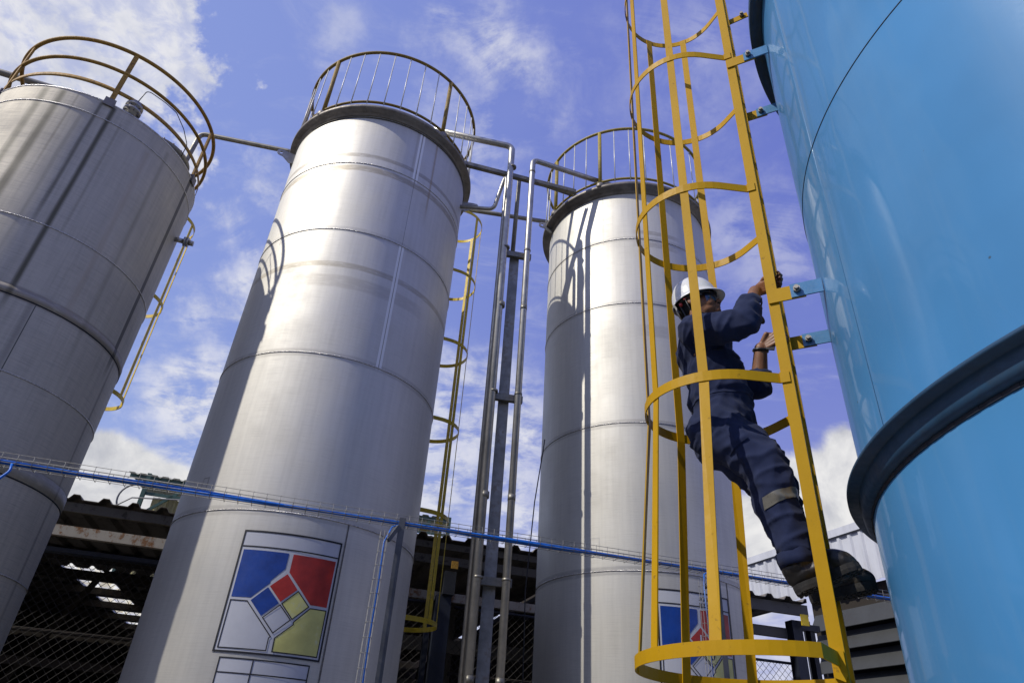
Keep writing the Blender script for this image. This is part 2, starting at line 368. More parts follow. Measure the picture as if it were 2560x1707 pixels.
# ------------------------------------------------------------------ storage tanks
def weld(c,R,z,parent,r=.0055,mat='bead'):
    o=obj('weld_seam',MB().tube(circ(c,R+r*.3,z,200),r,8,closed=True),M[mat],parent); return o
def lug(c,R,ang,z,parent,L=.2):
    """pad-eye plate standing out from the shell"""
    a=math.radians(ang); o_=V(c[0],c[1],0); d=V(math.cos(a),math.sin(a),0); t=V(-d.y,d.x,0)
    mb=MB(); out=[(0,-.10),(0,.09),(.06,.085),(L-.04,.075)]
    cx_,cz_,rr=L-.03,.03,.05
    outer=[(0,-.10),(0,.08),(L-.05,.08)]+[(cx_+rr*math.sin(k*PI/6),cz_+rr*math.cos(k*PI/6)) for k in range(1,6)]+[(L-.06,-.02),(.05,-.09)]
    inner=[(cx_+.02*math.cos(2*PI*k/10),cz_+.02*math.sin(2*PI*k/10)) for k in range(10)]
    for sgn in(-1,1):
        pass
    th=.012
    def w(x,z_,s_): return o_+d*(R+x)+t*(s_*th/2)+V(0,0,z+z_)
    # build as grid of quads around the hole: simple strips between outer resample and inner ring
    import itertools
    # resample the outer outline by angle from hole centre
    res=[]
    for k in range(24):
        an=2*PI*k/24; dx,dz=math.cos(an),math.sin(an); best=None
        for i in range(len(outer)):
            ax,az=outer[i]; bx,bz=outer[(i+1)%len(outer)]
            ex,ez=bx-ax,bz-az; det=dx*(-ez)+dz*ex
            if abs(det)<1e-9: continue
            tt=((ax-cx_)*(-ez)+(az-cz_)*ex)/det; uu=(dx*(az-cz_)-dz*(ax-cx_))/det
            if tt>0 and -1e-6<=uu<=1+1e-6 and (best is None or tt>best): best=tt
        res.append((cx_+dx*best,cz_+dz*best))
    inn=[(cx_+.02*math.cos(2*PI*k/24),cz_+.02*math.sin(2*PI*k/24)) for k in range(24)]
    vs=[w(*q,-1) for q in res]+[w(*q,-1) for q in inn]+[w(*q,1) for q in res]+[w(*q,1) for q in inn]; fs=[]
    for k in range(24):
        j=(k+1)%24; fs+=[(k,j,24+j,24+k),(48+k,72+k,72+j,48+j),(k,48+k,48+j,j),(24+k,24+j,72+j,72+k)]
    mb.add(vs,fs); return obj('lifting_lug',mb,M['lug'],parent)
def tank(name_label,c,R,ztop,mat,seams,flange,group='stainless steel storage tanks'):
    t=thing('storage_tank',name_label,'tank',(c[0],c[1],G),group)
    obj('shell',MB().lathe(c,[(R,G),(R,ztop)],240),mat,t)
    for z in seams: weld(c,R,z,t)
    return t
def guard_baluster(c,Rr,zl,zt,posts,n,mat,parentobj,tank_,step=10.2,a0=0):
    pass
def two_rail_guard(tank_,c,zf,zl,zt,Rr,firstpost,step,mat,fl):
    """flange, top and low rail, posts every eighth bay, white bars between"""
    gr_=obj('guard_rail',MB().tube(circ(c,Rr,zt,140),.021,10,closed=True).tube(circ(c,Rr-.005,zl,140),.017,10,closed=True),mat,tank_)
    n=int(360/step+.5); st=360./n
    for k in range(n):
        a=firstpost+k*st
        if k%8==0 and k<n-3:
            obj('post',MB().tube([pol(c,Rr,a,zf+.02),pol(c,Rr,a,zt-.005)],.026,12),mat,gr_)
            obj('post_foot',MB().lathe(pol(c,Rr+.005,a,0),[(.001,zf-.035),(.05,zf-.035),(.058,zf-.01),(.058,zf+.02),(.05,zf+.045),(.001,zf+.045)],20),M['rimdark'],gr_)
        else:
            obj('baluster',MB().tube([pol(c,Rr+.012,a,zl-.05),pol(c,Rr-.002,a,zt-.012)],.0075,8),M['balus'],gr_)
    return gr_
# centre tank
T2=tank('stainless steel tank in the middle, hazard sign with blank title low on its front',C2,R2,6.62,M['t2'],[5.80,4.797,3.261,1.74],None)
rim=MB().lathe(C2,[(R2+.001,6.60),(R2+.018,6.603),(R2+.018,6.66),(1.20,6.662),(1.205,6.70),(1.195,6.72),(R2-.03,6.72)],220); obj('rim',rim,M['rimdark'],T2)
obj('roof',MB().lathe(C2,[(R2-.031,6.721),(.4,6.83),(.001,6.87)],120),M['roof'],T2)
two_rail_guard(T2,C2,6.72,6.83,7.80,1.15,-122.4,10.05,M['railt2'],None)
lug(C2,R2,-154,6.44,T2); lug(C2,R2,6.6,6.44,T2)
obj('rim_stiffener',MB().tube(circ(C2,R2+.008,6.575,200),.006,8,closed=True),M['beaddark'],T2)
# right tank
T3=tank('stainless steel tank on the right behind the yellow ladder cage, lettered hazard sign',C3,R3,6.72,M['t3'],[5.907,4.894,3.315,1.761],None)
obj('rim',MB().lathe(C3,[(R3+.001,6.70),(R3+.018,6.703),(R3+.018,6.768),(1.222,6.770),(1.227,6.81),(1.215,6.83),(R3-.03,6.83)],220),M['rimdark'],T3)
obj('roof',MB().lathe(C3,[(R3-.031,6.831),(.4,6.94),(.001,6.98)],120),M['roof'],T3)
two_rail_guard(T3,C3,6.83,6.93,7.92,1.18,-116.6,10.05,M['railt3'],None)
lug(C3,R3,-167.5,6.76,T3); lug(C3,R3,12,6.6,T3)
# left tank, no rim ledge
T1=tank('grey streaked stainless tank at the left with three rusty rails on top',C1,R1,5.48,M['t1'],[5.263,3.869,2.489,1.09],None)
obj('rim',MB().tube(circ(C1,R1-.004,5.482,200),.011,8,closed=True),M['bead'],T1)
obj('roof',MB().lathe(C1,[(R1-.014,5.483),(.35,5.62),(.001,5.66)],120),M['roof'],T1)
obj('stiffener_band',MB().lathe(C1,[(R1+.001,3.13),(R1+.007,3.131),(R1+.007,3.205),(R1+.001,3.206)],220),M['t1'],T1)
obj('joint_line',MB().tube(circ(C1,R1+.001,3.126,200),.006,8,closed=True),M['gasket'],T1)
obj('stiffener_band',MB().lathe(C1,[(R1+.001,1.75),(R1+.007,1.751),(R1+.007,1.87),(R1+.001,1.871)],220),M['t1'],T1)
obj('joint_line',MB().tube(circ(C1,R1+.001,1.746,200),.006,8,closed=True),M['gasket'],T1)
for o_ in [o for o in T1.children if o.name.startswith('stiffener_band')]: pass
gt=MB().tube(circ(C1,1.03,6.29,140),.021,10,closed=True)
g1=obj('guard_rail',gt,M['railt1'],T1)
obj('mid_rail',MB().tube(circ(C1,1.03,5.97,140),.019,10,closed=True),M['railt1'],g1)
obj('toe_rail',MB().lathe(C1,[(1.027,5.665),(1.033,5.665),(1.033,5.715),(1.027,5.715),(1.027,5.665)],160),M['railt1'],g1)
for a in (-57.5,-121.4,7,71,135,199):
    d=pol((0,0),1,a,0)
    obj('post',MB().bar(pol(C1,1.03,a,5.54),pol(C1,1.03,a,6.28),.045,.02,(-d.y,d.x,0)),M['railt1'],g1)
    b_=MB(); ar=math.radians(a); b_.box(pol(C1,1.03,a,5.51),(.05,.09,.07),ar); b_.box(pol(C1,1.062,a,5.49),(.012,.10,.10),ar)
    obj('clip',b_,M['rimdark'],g1)
# roof fittings of the left tank
vb=MB(); vc=(-4.09,4.80)
vb.lathe(vc,[(.001,5.50),(.045,5.50),(.045,5.56),(.085,5.56),(.085,5.585),(.05,5.59),(.05,5.62),(.085,5.625),(.085,5.65),(.06,5.655),(.055,5.70),(.001,5.71)],32)
vo=obj('roof_nozzle',vb,M['pipe'],T1)
for k in range(8): obj('bolt',MB().lathe(pol(vc,.07,k*45,0),[(.001,5.545),(.009,5.545),(.009,5.665),(.001,5.665)],8,smooth=False),M['bolt'],vo)
mc=(-4.12,5.45)
mh=obj('manhole',MB().lathe(mc,[(.30,5.49),(.30,5.56),(.355,5.56),(.355,5.585),(.36,5.59),(.36,5.61),(.001,5.63)],60),M['pipedull'],T1)
for k in range(20): obj('bolt',MB().lathe(pol(mc,.335,k*18,0),[(.001,5.54),(.010,5.54),(.010,5.635),(.001,5.635)],8,smooth=False),M['bolt'],mh)
sv=MB(); p0=pol(C1,R1-.01,19,4.80); d0=pol((0,0),1,19,0)
sv.tube([p0,p0+d0*.10],.028,14).tube([p0+d0*.10,p0+d0*.12],.055,16).tube([p0+d0*.13,p0+d0*.15],.055,16).tube([p0+d0*.15,p0+d0*.2],.03,14)
obj('side_nozzle',sv,M['pipe'],T1)
cab=[V(-4.12,4.95,6.02),V(-4.0,5.05,6.05),V(-3.88,5.12,5.98),V(-3.78,5.2,5.82),V(-3.72,5.28,5.66),V(-3.74,5.3,5.5)]
obj('sensor_cable',MB().tube(arcpath([V(-4.09,4.80,5.7),V(-4.10,4.86,6.0)]+cab[1:],.1),.005,6),M['blackpl'],T1)

# ------------------------------------------------------------------ hazard signs (flat sheets wrapped on the shells)
def curved(c,R,off,polys,dx=0.,dz=0.,thick=True):
    """2D polygons (arc metres, z) wrapped on the cylinder"""
    mb=MB()
    for poly in polys:
        bm=bmesh.new(); vs=[bm.verts.new((x,z,0)) for x,z in poly]; bm.faces.new(vs)
        x0=min(x for x,z in poly); x1=max(x for x,z in poly); k=math.ceil((x0)/.04)*.04
        bmesh.ops.triangulate(bm,faces=bm.faces[:])
        while k<x1-1e-4:
            if k>x0+1e-4:
                bmesh.ops.bisect_plane(bm,geom=bm.verts[:]+bm.edges[:]+bm.faces[:],plane_co=(k,0,0),plane_no=(1,0,0))
            k+=.04
        bm.verts.index_update(); out=[]
        for v in bm.verts:
            a=(v.co.x+dx)/R; out.append(V(c[0]+(R+off)*math.cos(a),c[1]+(R+off)*math.sin(a),v.co.y+dz))
        mb.add(out,[tuple(v.index for v in f.verts) for f in bm.faces],True); bm.free()
    return mb
def stroke(pts,w,closed=True):
    """outline of a polygon as a set of quads (mitred)"""
    n=len(pts); out=[]; P2=[Vector(p) for p in pts]
    def off(i,s):
        a=P2[i-1] if (closed or i>0) else None; b=P2[i]; c=P2[(i+1)%n] if (closed or i<n-1) else None
        if a is None: d=(c-b).normalized(); nn=Vector((-d.y,d.x)); return b+nn*s
        if c is None: d=(b-a).normalized(); nn=Vector((-d.y,d.x)); return b+nn*s
        d1=(b-a).normalized(); d2=(c-b).normalized(); n1=Vector((-d1.y,d1.x)); n2=Vector((-d2.y,d2.x)); m=(n1+n2).normalized()
        return b+m*(s/max(.4,m.dot(n1)))
    rng=range(n) if closed else range(n-1)
    for i in rng:
        j=(i+1)%n; out.append([tuple(off(i,-w/2)),tuple(off(j,-w/2)),tuple(off(j,w/2)),tuple(off(i,w/2))])
    return out
S_BLUE=[(-1.834,1.419),(-1.480,1.418),(-1.483,1.298),(-1.575,1.196),(-1.583,1.203),(-1.686,1.064),(-1.833,1.062)]
S_BLUE=[(-1.834,1.419),(-1.480,1.418),(-1.483,1.298),(-1.571,1.197),(-1.571,1.180),(-1.686,1.064),(-1.833,1.062)]
S_RED=[(-1.446,1.416),(-1.105,1.417),(-1.108,1.062),(-1.239,1.062),(-1.447,1.276)]
S_DR=[(-1.457,1.262),(-1.358,1.157),(-1.463,1.055),(-1.566,1.159)]
S_DB=[(-1.577,1.150),(-1.472,1.045),(-1.579,.941),(-1.681,1.045)]
S_DY=[(-1.348,1.145),(-1.248,1.046),(-1.351,.942),(-1.450,1.043)]
S_DW=[(-1.460,1.033),(-1.362,.936),(-1.466,.832),(-1.564,.931)]
S_WBL=[(-1.831,1.039),(-1.705,1.038),(-1.477,.806),(-1.487,.795),(-1.486,.708),(-1.833,.706)]
S_YBR=[(-1.233,1.036),(-1.107,1.038),(-1.109,.706),(-1.442,.705),(-1.445,.798),(-1.333,.905),(-1.336,.922)]
def text_polys(txt,size,x,z):
    cu=bpy.data.curves.new('txt','FONT'); cu.body=txt; cu.size=size; cu.align_x='CENTER'; cu.offset=size*.012
    o=bpy.data.objects.new('txt',cu); col.objects.link(o); dg=bpy.context.evaluated_depsgraph_get(); dg.update()
    me=o.evaluated_get(dg).to_mesh(); ps=[[(me.vertices[i].co.x+x,me.vertices[i].co.y+z) for i in p.vertices] for p in me.polygons]
    o.evaluated_get(dg).to_mesh_clear(); bpy.data.objects.remove(o); bpy.data.curves.remove(cu); return ps
def hazard_sign(c,R,label,dx,dz,texts=(),numbers=()):
    og=V(c[0]+R*math.cos((-1.47+dx)/R),c[1]+R*math.sin((-1.47+dx)/R),.68+dz)
    t=thing('hazard_sign',label,'sign',og,'hazard signs on the tanks')
    X0,X1,Z0,Z1=-1.866,-1.078,.672,1.572
    obj('panel',curved(c,R,.003,[[(X0,Z0),(X1,Z0),(X1,Z1),(X0,Z1)]],dx,dz),M['white'],t)
    fr=stroke([(X0+.008,Z0+.010),(X1-.008,Z0+.010),(X1-.008,Z1-.006),(X0+.008,Z1-.006)],.014)+stroke([(X0+.01,1.446),(X1-.01,1.446)],.010,False)
    fr=[q for q in fr]
    obj('border',curved(c,R,.0055,fr,dx,dz),M['black'],t)
    obj('blue_field',curved(c,R,.0050,[S_BLUE],dx,dz),M['sblue'],t)
    obj('red_field',curved(c,R,.0050,[S_RED],dx,dz),M['sred'],t)
    obj('yellow_field',curved(c,R,.0050,[S_YBR],dx,dz),M['syel'],t)
    for nm,pl_,m in (('diamond',S_DR,'sred'),('diamond',S_DB,'sblue'),('diamond',S_DY,'syel')): obj(nm,curved(c,R,.0050,[pl_],dx,dz),M[m],t)
    ln=[]
    for pl_ in (S_WBL,S_YBR,S_DW,S_DY): ln+=stroke(pl_,.0075)
    obj('outline',curved(c,R,.0062,ln,dx,dz),M['black'],t)
    for txt,size,x,z,m in texts: obj('lettering',curved(c,R,.0065,text_polys(txt,size,x,z),dx,dz),M[m],t)
    return t
hazard_sign(C2,R2,'square hazard sign with an empty title bar, on the middle tank',0,0)
hazard_sign(C3,R3,'hazard sign with small black lettering, behind the yellow cage bars',.042,.033,
   texts=[('.IGi.e',.055,-1.395,1.50,'black'),('arylic',.052,-1.395,1.456,'black'),('1',.13,-1.462,1.11,'white'),('0',.12,-1.352,1.0,'black')])
# lower table sign on the middle tank
ts=thing('table_sign','white ruled table sheet under the hazard sign of the middle tank','sign',V(C2[0]+R2*math.cos(-1.47/R2),C2[1]+R2*math.sin(-1.47/R2),.2))
obj('panel',curved(C2,R2,.003,[[(-1.80,.20),(-1.146,.20),(-1.146,.645),(-1.80,.645)]]),M['white'],ts)
obj('ruling',curved(C2,R2,.0055,stroke([(-1.796,.204),(-1.150,.204),(-1.150,.641),(-1.796,.641)],.009)+stroke([(-1.79,.545),(-1.155,.545)],.008,False)+stroke([(-1.79,.445),(-1.155,.445)],.008,False)+stroke([(-1.79,.345),(-1.155,.345)],.008,False)+stroke([(-1.555,.21),(-1.555,.637)],.008,False)),M['black'],ts)
# pale nameplate outlines and vertical plate joints
for T_,c,R,x,z0,z1 in ((T2,C2,R2,-1.053,G,1.735),(T3,C3,R3,-1.028,G,1.755)):
    obj('plate_joint',curved(c,R,.0035,[[(x-.006,z0),(x+.006,z0),(x+.006,z1),(x-.006,z1)]]),M['beaddark'],T_)
obj('nameplate_outline',curved(C2,R2,.002,stroke([(-2.47,1.93),(-2.39,1.93),(-2.385,2.045),(-2.45,2.045)],.004)),M['rimdark'],T2)
obj('nameplate_outline',curved(C3,R3,.002,stroke([(-2.446,1.90),(-2.352,1.90),(-2.352,2.085),(-2.446,2.088)],.004)),M['lug'],T3)
obj('scratch_mark',curved(C2,R2,.002,stroke([(-2.46,4.78),(-2.40,4.86),(-2.36,4.83),(-2.38,4.74),(-2.46,4.70)],.003)),M['lug'],T2)

# ------------------------------------------------------------------ caged ladders
def ring_path(cc,rho,N_,F_,n_,bulge=1.):
    """hoop: from stile N round the circle to stile F ; cc centre (xy), n_ outward"""
    e=(F_-N_).normalized()
    def tang(p,side):
        v=p-cc; d=v.length; a=math.atan2(v.y,v.x); b=math.acos(min(.9999,rho/d)); return a+side*b
    aN=tang(N_,-1); aF=tang(F_,1)
    # outward direction angle
    ao=math.atan2(n_.y,n_.x)
    while aN<ao-2*PI: aN+=2*PI
    return aN,aF,ao
def hoop(cc,rho,N_,F_,n_,z,w=.05,t=.006,off=.0):
    cc=V(cc[0],cc[1],0); N2=V(N_.x,N_.y,0);F2=V(F_.x,F_.y,0)
    e=(F2-N2).normalized(); ao=math.atan2(n_.y,n_.x)
    def ang(p,s):
        v=p-cc; d=max(v.length,rho*1.0001); a=math.atan2(v.y,v.x); return a+s*math.acos(rho/d)
    cands=[]
    # N side is at -e: go from N clockwise/anticlockwise over the outward side to F
    s=1 if (V(math.cos(ao+.5),math.sin(ao+.5),0)-V(math.cos(ao-.5),math.sin(ao-.5),0)).dot(N2-F2)>0 else -1
    aN=ang(N2,-s); aF=ang(F2,s)
    dN=((aN-ao)*s)%(2*PI); dF=((ao-aF)*s)%(2*PI)
    pts=[N2]; K=40
    for k in range(K+1):
        a=ao+s*(dN-(dN+dF)*k/K); pts.append(cc+V(math.cos(a),math.sin(a),0)*rho)
    pts.append(F2)
    mb=MB(); vs=[]
    for i,p in enumerate(pts):
        d=(pts[min(i+1,len(pts)-1)]-pts[max(i-1,0)]).normalized(); nn=V(-d.y,d.x,0)
        for sx,sz in((-1,-1),(1,-1),(1,1),(-1,1)): vs.append(p+nn*(sx*t/2)+V(0,0,z+sz*w/2))
    fs=[]
    for i in range(len(pts)-1):
        for k in range(4): k2=(k+1)%4; fs.append((i*4+k,i*4+k2,(i+1)*4+k2,(i+1)*4+k))
    fs+=[(0,1,2,3),((len(pts)-1)*4+3,(len(pts)-1)*4+2,(len(pts)-1)*4+1,(len(pts)-1)*4)]
    return mb.add(vs,fs,False)
BL=thing('caged_ladder','bright yellow caged ladder bolted to the blue tank, worker inside it','ladder',(LC.x,LC.y,G))
ymat=M['yellow']
cx2=LC+Ln*.354; cx4=LC+Ln*.307
TOPZ=6.5
obj('stile',MB().bar(LN+V(0,0,G),LN+V(0,0,TOPZ),.05,.05,Ln),ymat,BL)
obj('stile',MB().bar(LF+V(0,0,G),LF+V(0,0,5.28),.05,.05,Ln),ymat,BL)
k=-6
while .72+.3*k<5.2:
    z=.72+.3*k
    obj('rung',MB().tube([LN+LE*.024+V(0,0,z),LF-LE*.024+V(0,0,z)],.013,10),ymat,BL); k+=1
RZ=[5.19,4.01,2.83,1.624]
for z in RZ+[6.37]: 
    obj('hoop',hoop(cx2,.362,LN+Ln*.027-LE*.02,LF+Ln*.027+LE*.0,Ln,z),ymat,BL)
    obj('tab',MB().bar(LN-LE*.029+Ln*.03+V(0,0,z),LN-LE*.029-Ln*.012+V(0,0,z),.055,.006,V(0,0,1)),ymat,BL)
pts=[LN+Ln*.0-LE*.03]+[cx4+V(math.cos(q),math.sin(q),0)*.5 for q in [math.radians(274-(274-31)*k_/48) for k_ in range(49)]]+[LF+LE*.03]
mb=MB(); vs=[]
for i,p in enumerate(pts):
    d_=(pts[min(i+1,len(pts)-1)]-pts[max(i-1,0)]).normalized(); nn=V(-d_.y,d_.x,0)
    for sx,sz in((-1,-1),(1,-1),(1,1),(-1,1)): vs.append(V(p.x,p.y,0)+nn*(sx*.003)+V(0,0,.447+sz*.025))
fs=[(0,1,2,3),(len(vs)-1,len(vs)-2,len(vs)-3,len(vs)-4)]
for i in range(len(pts)-1):
    for k_ in range(4): k2=(k_+1)%4; fs.append((i*4+k_,i*4+k2,(i+1)*4+k2,(i+1)*4+k_))
obj('hoop',mb.add(vs,fs),ymat,BL)
obj('tab',MB().bar(LN-LE*.030+V(0,0,.475),LN-LE*.030+V(0,0,.395),.042,.007,Ln).bar(LN-LE*.034+Ln*.018+V(0,0,.40),LN-LE*.034-Ln*.018+V(0,0,.385),.03,.010,V(0,0,1)),ymat,BL)
for i,(a,b) in enumerate(((242.5,233.),(197.5,199),(152.5,158),(107.5,112),(62.5,75))):
    ra=math.radians(a); rb=math.radians(b); d1=V(math.cos(ra),math.sin(ra),0); d2=V(math.cos(rb),math.sin(rb),0)
    rr=.362+.0062; top=5.21 if i in(3,4) else TOPZ
    p1=cx2+d1*(.362-.006); p2=cx4+d2*(.5-.006)
    pts=[(p2,d2,.425),(p1,d1,1.60),(p1,d1,top)]
    mb=MB(); vs=[]
    for p,d,z in pts:
        t=V(-d.y,d.x,0)
        for sx,sy in((-1,-1),(1,-1),(1,1),(-1,1)): vs.append(V(p.x,p.y,z)+t*(sx*.0225)+d*(sy*.003))
    fs=[(0,1,2,3),(11,10,9,8)]
    for j in range(2):
        for q in range(4): q2=(q+1)%4; fs.append((j*4+q,(j+1)*4+q,(j+1)*4+q2,j*4+q2))
    obj('cage_bar',mb.add(vs,fs),ymat,BL)
# brackets
def hexbolt(p,d,r=.018,h=.018):
    d=d.normalized(); return MB().tube([p,p+d*h],r,6).tube([p+d*h,p+d*(h+.014)],r*.62,10)
def tanksurf(p,d):
    # distance along d from p to the blue shell
    o=V(p.x-CB[0],p.y-CB[1],0); b=o.dot(d); c_=o.dot(o)-RB*RB; return -b-math.sqrt(b*b-c_)
for z in (2.075,3.925,):
  for S,sd in ((LN,-1),(LF,1)):
    off=LE*(sd*.031)
    a=S+off+Ln*.02; L=tanksurf(a,-Ln)
    yb=obj('bracket',MB().bar(a+V(0,0,z),a-Ln*.17+V(0,0,z),.078,.008,V(0,0,1)),ymat,BL)
    off2=-LE*.0082 if sd<0 else -LE*.0082
    q=a+off2
    e_=q-Ln*(L-.004)
    bb=MB().bar(q-Ln*.105+V(0,0,z+.002),e_+V(0,0,z+.002),.076,.008,V(0,0,1))
    obj('shell_bracket',bb,M['blue_br'],BL)
    obj('bolt',hexbolt(q-Ln*.135+V(0,0,z)-LE*.005,-LE),M['bolt'],BL)
# upper strap at the stile top
obj('bracket',MB().bar(LF+Ln*.01+LE*.03+V(0,0,5.03),LF-Ln*.16+LE*.03+V(0,0,5.05),.055,.008,V(0,0,1)),ymat,BL)
obj('bolt',hexbolt(LF-Ln*.12+LE*.022+V(0,0,5.05),-LE),M['bolt'],BL)
# rear ladders on the steel tanks
def rear_ladder(c,R,ang,label,zs,zb,zt,hr=.36):
    a=math.radians(ang); n_=V(math.cos(a),math.sin(a),0); e=V(-n_.y,n_.x,0); C_=V(c[0],c[1],0)
    lc=C_+n_*(R+.20); t=thing('caged_ladder',label,'ladder',(lc.x,lc.y,G),'caged ladders behind the steel tanks')
    m=M['yellow2']
    for s in(-1,1): obj('stile',MB().bar(lc+e*(.2*s)+V(0,0,G+.3),lc+e*(.2*s)+V(0,0,zt),.05,.02,n_),m,t)
    z=G+.6
    while z<zt-.3: obj('rung',MB().tube([lc-e*.19+V(0,0,z),lc+e*.19+V(0,0,z)],.011,6),m,t); z+=.3
    cc=lc+n_*.35
    for z in zs: obj('hoop',hoop(cc,hr,lc-e*.2,lc+e*.2,n_,z,.05,.006),m,t)
    for da in (-90,-45,0,45,90):
        b=a+math.radians(da); d=V(math.cos(b),math.sin(b),0); p=cc+d*(hr-.006)
        obj('cage_bar',MB().bar(p+V(0,0,zs[-1]-.02),p+V(0,0,zb),.05,.005,V(-d.y,d.x,0)),m,t)
    for z in (2.0,4.4): 
        for s in(-1,1): obj('bracket',MB().bar(lc+e*(.2*s)+V(0,0,z),lc+e*(.2*s)-n_*.22+V(0,0,z),.05,.008,V(0,0,1)),m,t)
    return t
rear_ladder(C2,R2,55,'yellow caged ladder standing behind the right side of the middle tank',[7.2,6.05,4.88,3.72,2.55,1.39],7.2,7.7)
rear_ladder(C1,R1,91,'yellow caged ladder behind the left tank, ending well above the cable tray',[6.1,4.8,3.45],6.1,6.3)
# ------------------------------------------------------------------ blue tank
TB=thing('storage_tank','glossy blue painted tank at the right with the bolted ring flange','tank',(CB[0],CB[1],G))
bo=obj('upper_shell',MB().lathe(CB,[(RB,1.086),(RB,4.9),(RB,6.2)],360),M['blue'],TB)
obj('lower_shell',MB().lathe(CB,[(RB-.002,G),(RB-.002,1.03)],360),M['blue'],TB)
obj('ring_flange',MB().lathe(CB,[(RB+.001,1.135),(RB+.012,1.112),(RB+.072,1.105),(RB+.078,1.10),(RB+.078,1.086),(RB+.034,1.084),(RB+.034,1.079),(RB+.030,1.03),(RB+.022,1.012),(RB+.001,1.006)],360),M['bluedark'],TB)
obj('flange_weld',MB().tube(circ(CB,RB+.003,1.118,300),.007,8,closed=True),M['blue_br'],TB)
obj('weld_seam',MB().tube(circ(CB,RB-.0005,2.66,300),.0035,6,closed=True),M['gasket'],TB)
obj('weld_seam',MB().bar(pol(CB,RB+.0,170.9,1.14),pol(CB,RB+.0,170.9,4.2),.004,.004,V(0,0,1)) if False else MB().tube([pol(CB,RB-.001,170.9,1.14),pol(CB,RB-.001,170.9,4.2)],.0028,6),M['blue_br'],TB)
gsk=MB()
nb=130; av=[]
for k in range(nb):
    a0=2*PI*k/nb; w=.62 if k%3 else .35; st_=2*PI/nb
    av+=[(a0,.0035),(a0+st_*w,.0035),(a0+st_*w+.0006,.002),(a0+st_-.0006,.002)]
vs=[]
for a_,r_ in av:
    for rr_,z_ in ((RB-.001,1.0045),(RB+r_,1.0045),(RB+r_,.990),(RB-.001,.990)): vs.append(V(CB[0]+rr_*math.cos(a_),CB[1]+rr_*math.sin(a_),z_))
n_=len(av); gsk.add(vs,[(i*4+q,i*4+(q+1)%4,((i+1)%n_)*4+(q+1)%4,((i+1)%n_)*4+q) for i in range(n_) for q in range(4)])
obj('gasket',gsk,M['gasket'],TB)
obj('top_flange',MB().lathe(CB,[(RB+.001,4.21),(RB+.02,4.206),(RB+.02,4.214),(RB+.05,4.214),(RB+.072,4.216),(RB+.072,4.30),(RB+.06,4.31),(RB+.001,4.312)],360),M['bluedark'],TB)
obj('roof',MB().lathe(CB,[(RB-.001,6.2),(.5,6.5),(.001,6.55)],120),M['blue'],TB)
# ------------------------------------------------------------------ pipe rack and pipes between the tanks
yR=6.4
rack=thing('pipe_support','galvanised steel column with clamp rails carrying pipes between the two bright tanks','pipe support',(-.03,6.5,G))
obj('column',MB().bar(V(-.045,6.53,G),V(-.045,6.53,5.38),.115,.115,V(1,0,0)),M['column'],rack)
rdir=V(.966,.26,0)
for z in (5.40,3.43,1.53,-.35):
    y_=6.45
    obj('cross_rail',MB().bar(V(-.245,y_-.055,z),V(.155,y_+.01,z),.075,.05,V(0,0,1)),M['pipedull'],rack)
# rim tie angle between tanks
ta=obj('tie_angle',MB().bar(V(-.82,6.23,6.74),V(.72,6.66,6.80),.055,.008,V(0,0,1)).bar(V(-.82,6.255,6.712),V(.72,6.685,6.772),.008,.05,V(0,0,1)),M['pipedull']); tag(ta,'dark steel angle bar tying the rims of the two bright tanks','steel bar')
def pipe(pts,r,label,mat='pipe',rad=.09,clamps=()):
    pts=[Vector(p) for p in pts]
    o=thing('pipe',label,'pipe',pts[-1])
    obj('run',MB().tube(arcpath(pts,rad),r,16),M[mat],o)
    for zc_ in ((4.55,2.3,.7) if (len(clamps)>3) else ()):
        q=V(pts[-1].x,pts[-1].y,zc_); obj('weld_collar',MB().tube([q-V(0,0,.03),q+V(0,0,.03)],r+.0025,16),M['pipedull'],o)
    for q in clamps:
        q=Vector(q); obj('clamp',MB().tube([q-V(0,0,.012),q+V(0,0,.012)],r+.005,16),M['pipedull'],o)
    return o
xB=-.155;yB=6.30
pipe([(-1.3,6.1,7.17),(xB-.03,yB,7.17),(xB,yB,G)],.042,'thick vertical pipe bending left over the middle tank at the top',clamps=[(xB,yB,6.78),(xB,yB,5.40),(xB,yB,3.43),(xB,yB,1.53)])
xD=.105;yD=6.33
pipe([(1.35,6.75,7.0),(xD,yD,6.98),(xD,yD,G)],.036,'vertical pipe right of the column, bending right onto the right tank',clamps=[(xD,yD,6.75),(xD,yD,5.40),(xD,yD,3.43),(xD,yD,1.53)])
pipe([(1.3,7.1,6.95),(-.06,6.62,6.95),(-.075,6.62,5.44)],.028,'thin pipe behind the column, turning right at the top','pipedull')
pipe([(-.9,6.55,6.25),(-.36,6.50,6.20),(-.222,6.38,6.82),(-.222,6.38,G)],.026,'thinnest vertical pipe, kinked beside the rim of the middle tank',clamps=[(-.222,6.38,.4)])
pipe([(-1.0,8.0,7.6),(.6,8.35,7.75)],.035,'horizontal pipe passing behind the vertical pipes','pipedull')
pipe([(-1.9,6.9,6.9),(-3.15,6.4,6.88),(-4.40,6.4,7.10),(-4.42,6.3,5.5)],.032,'long pipe from the left tank across to the middle tank','pipedull')
pipe([(-5.6,5.5,5.55),(-5.62,5.5,6.66),(-9.0,4.2,6.5)],.04,'pipe leaving the roof of the left tank towards the left edge','pipedull')
# hanging wire near the right tank
tag(obj('hanging_wire',MB().tube([V(.30,6.95,G),V(.33,7.0,.6),V(.31,7.0,1.6),V(.36,6.95,2.5),V(.44,6.9,3.2)],.006,6),M['blackpl']),'thin dark wire hanging beside the left edge of the right tank','wire')
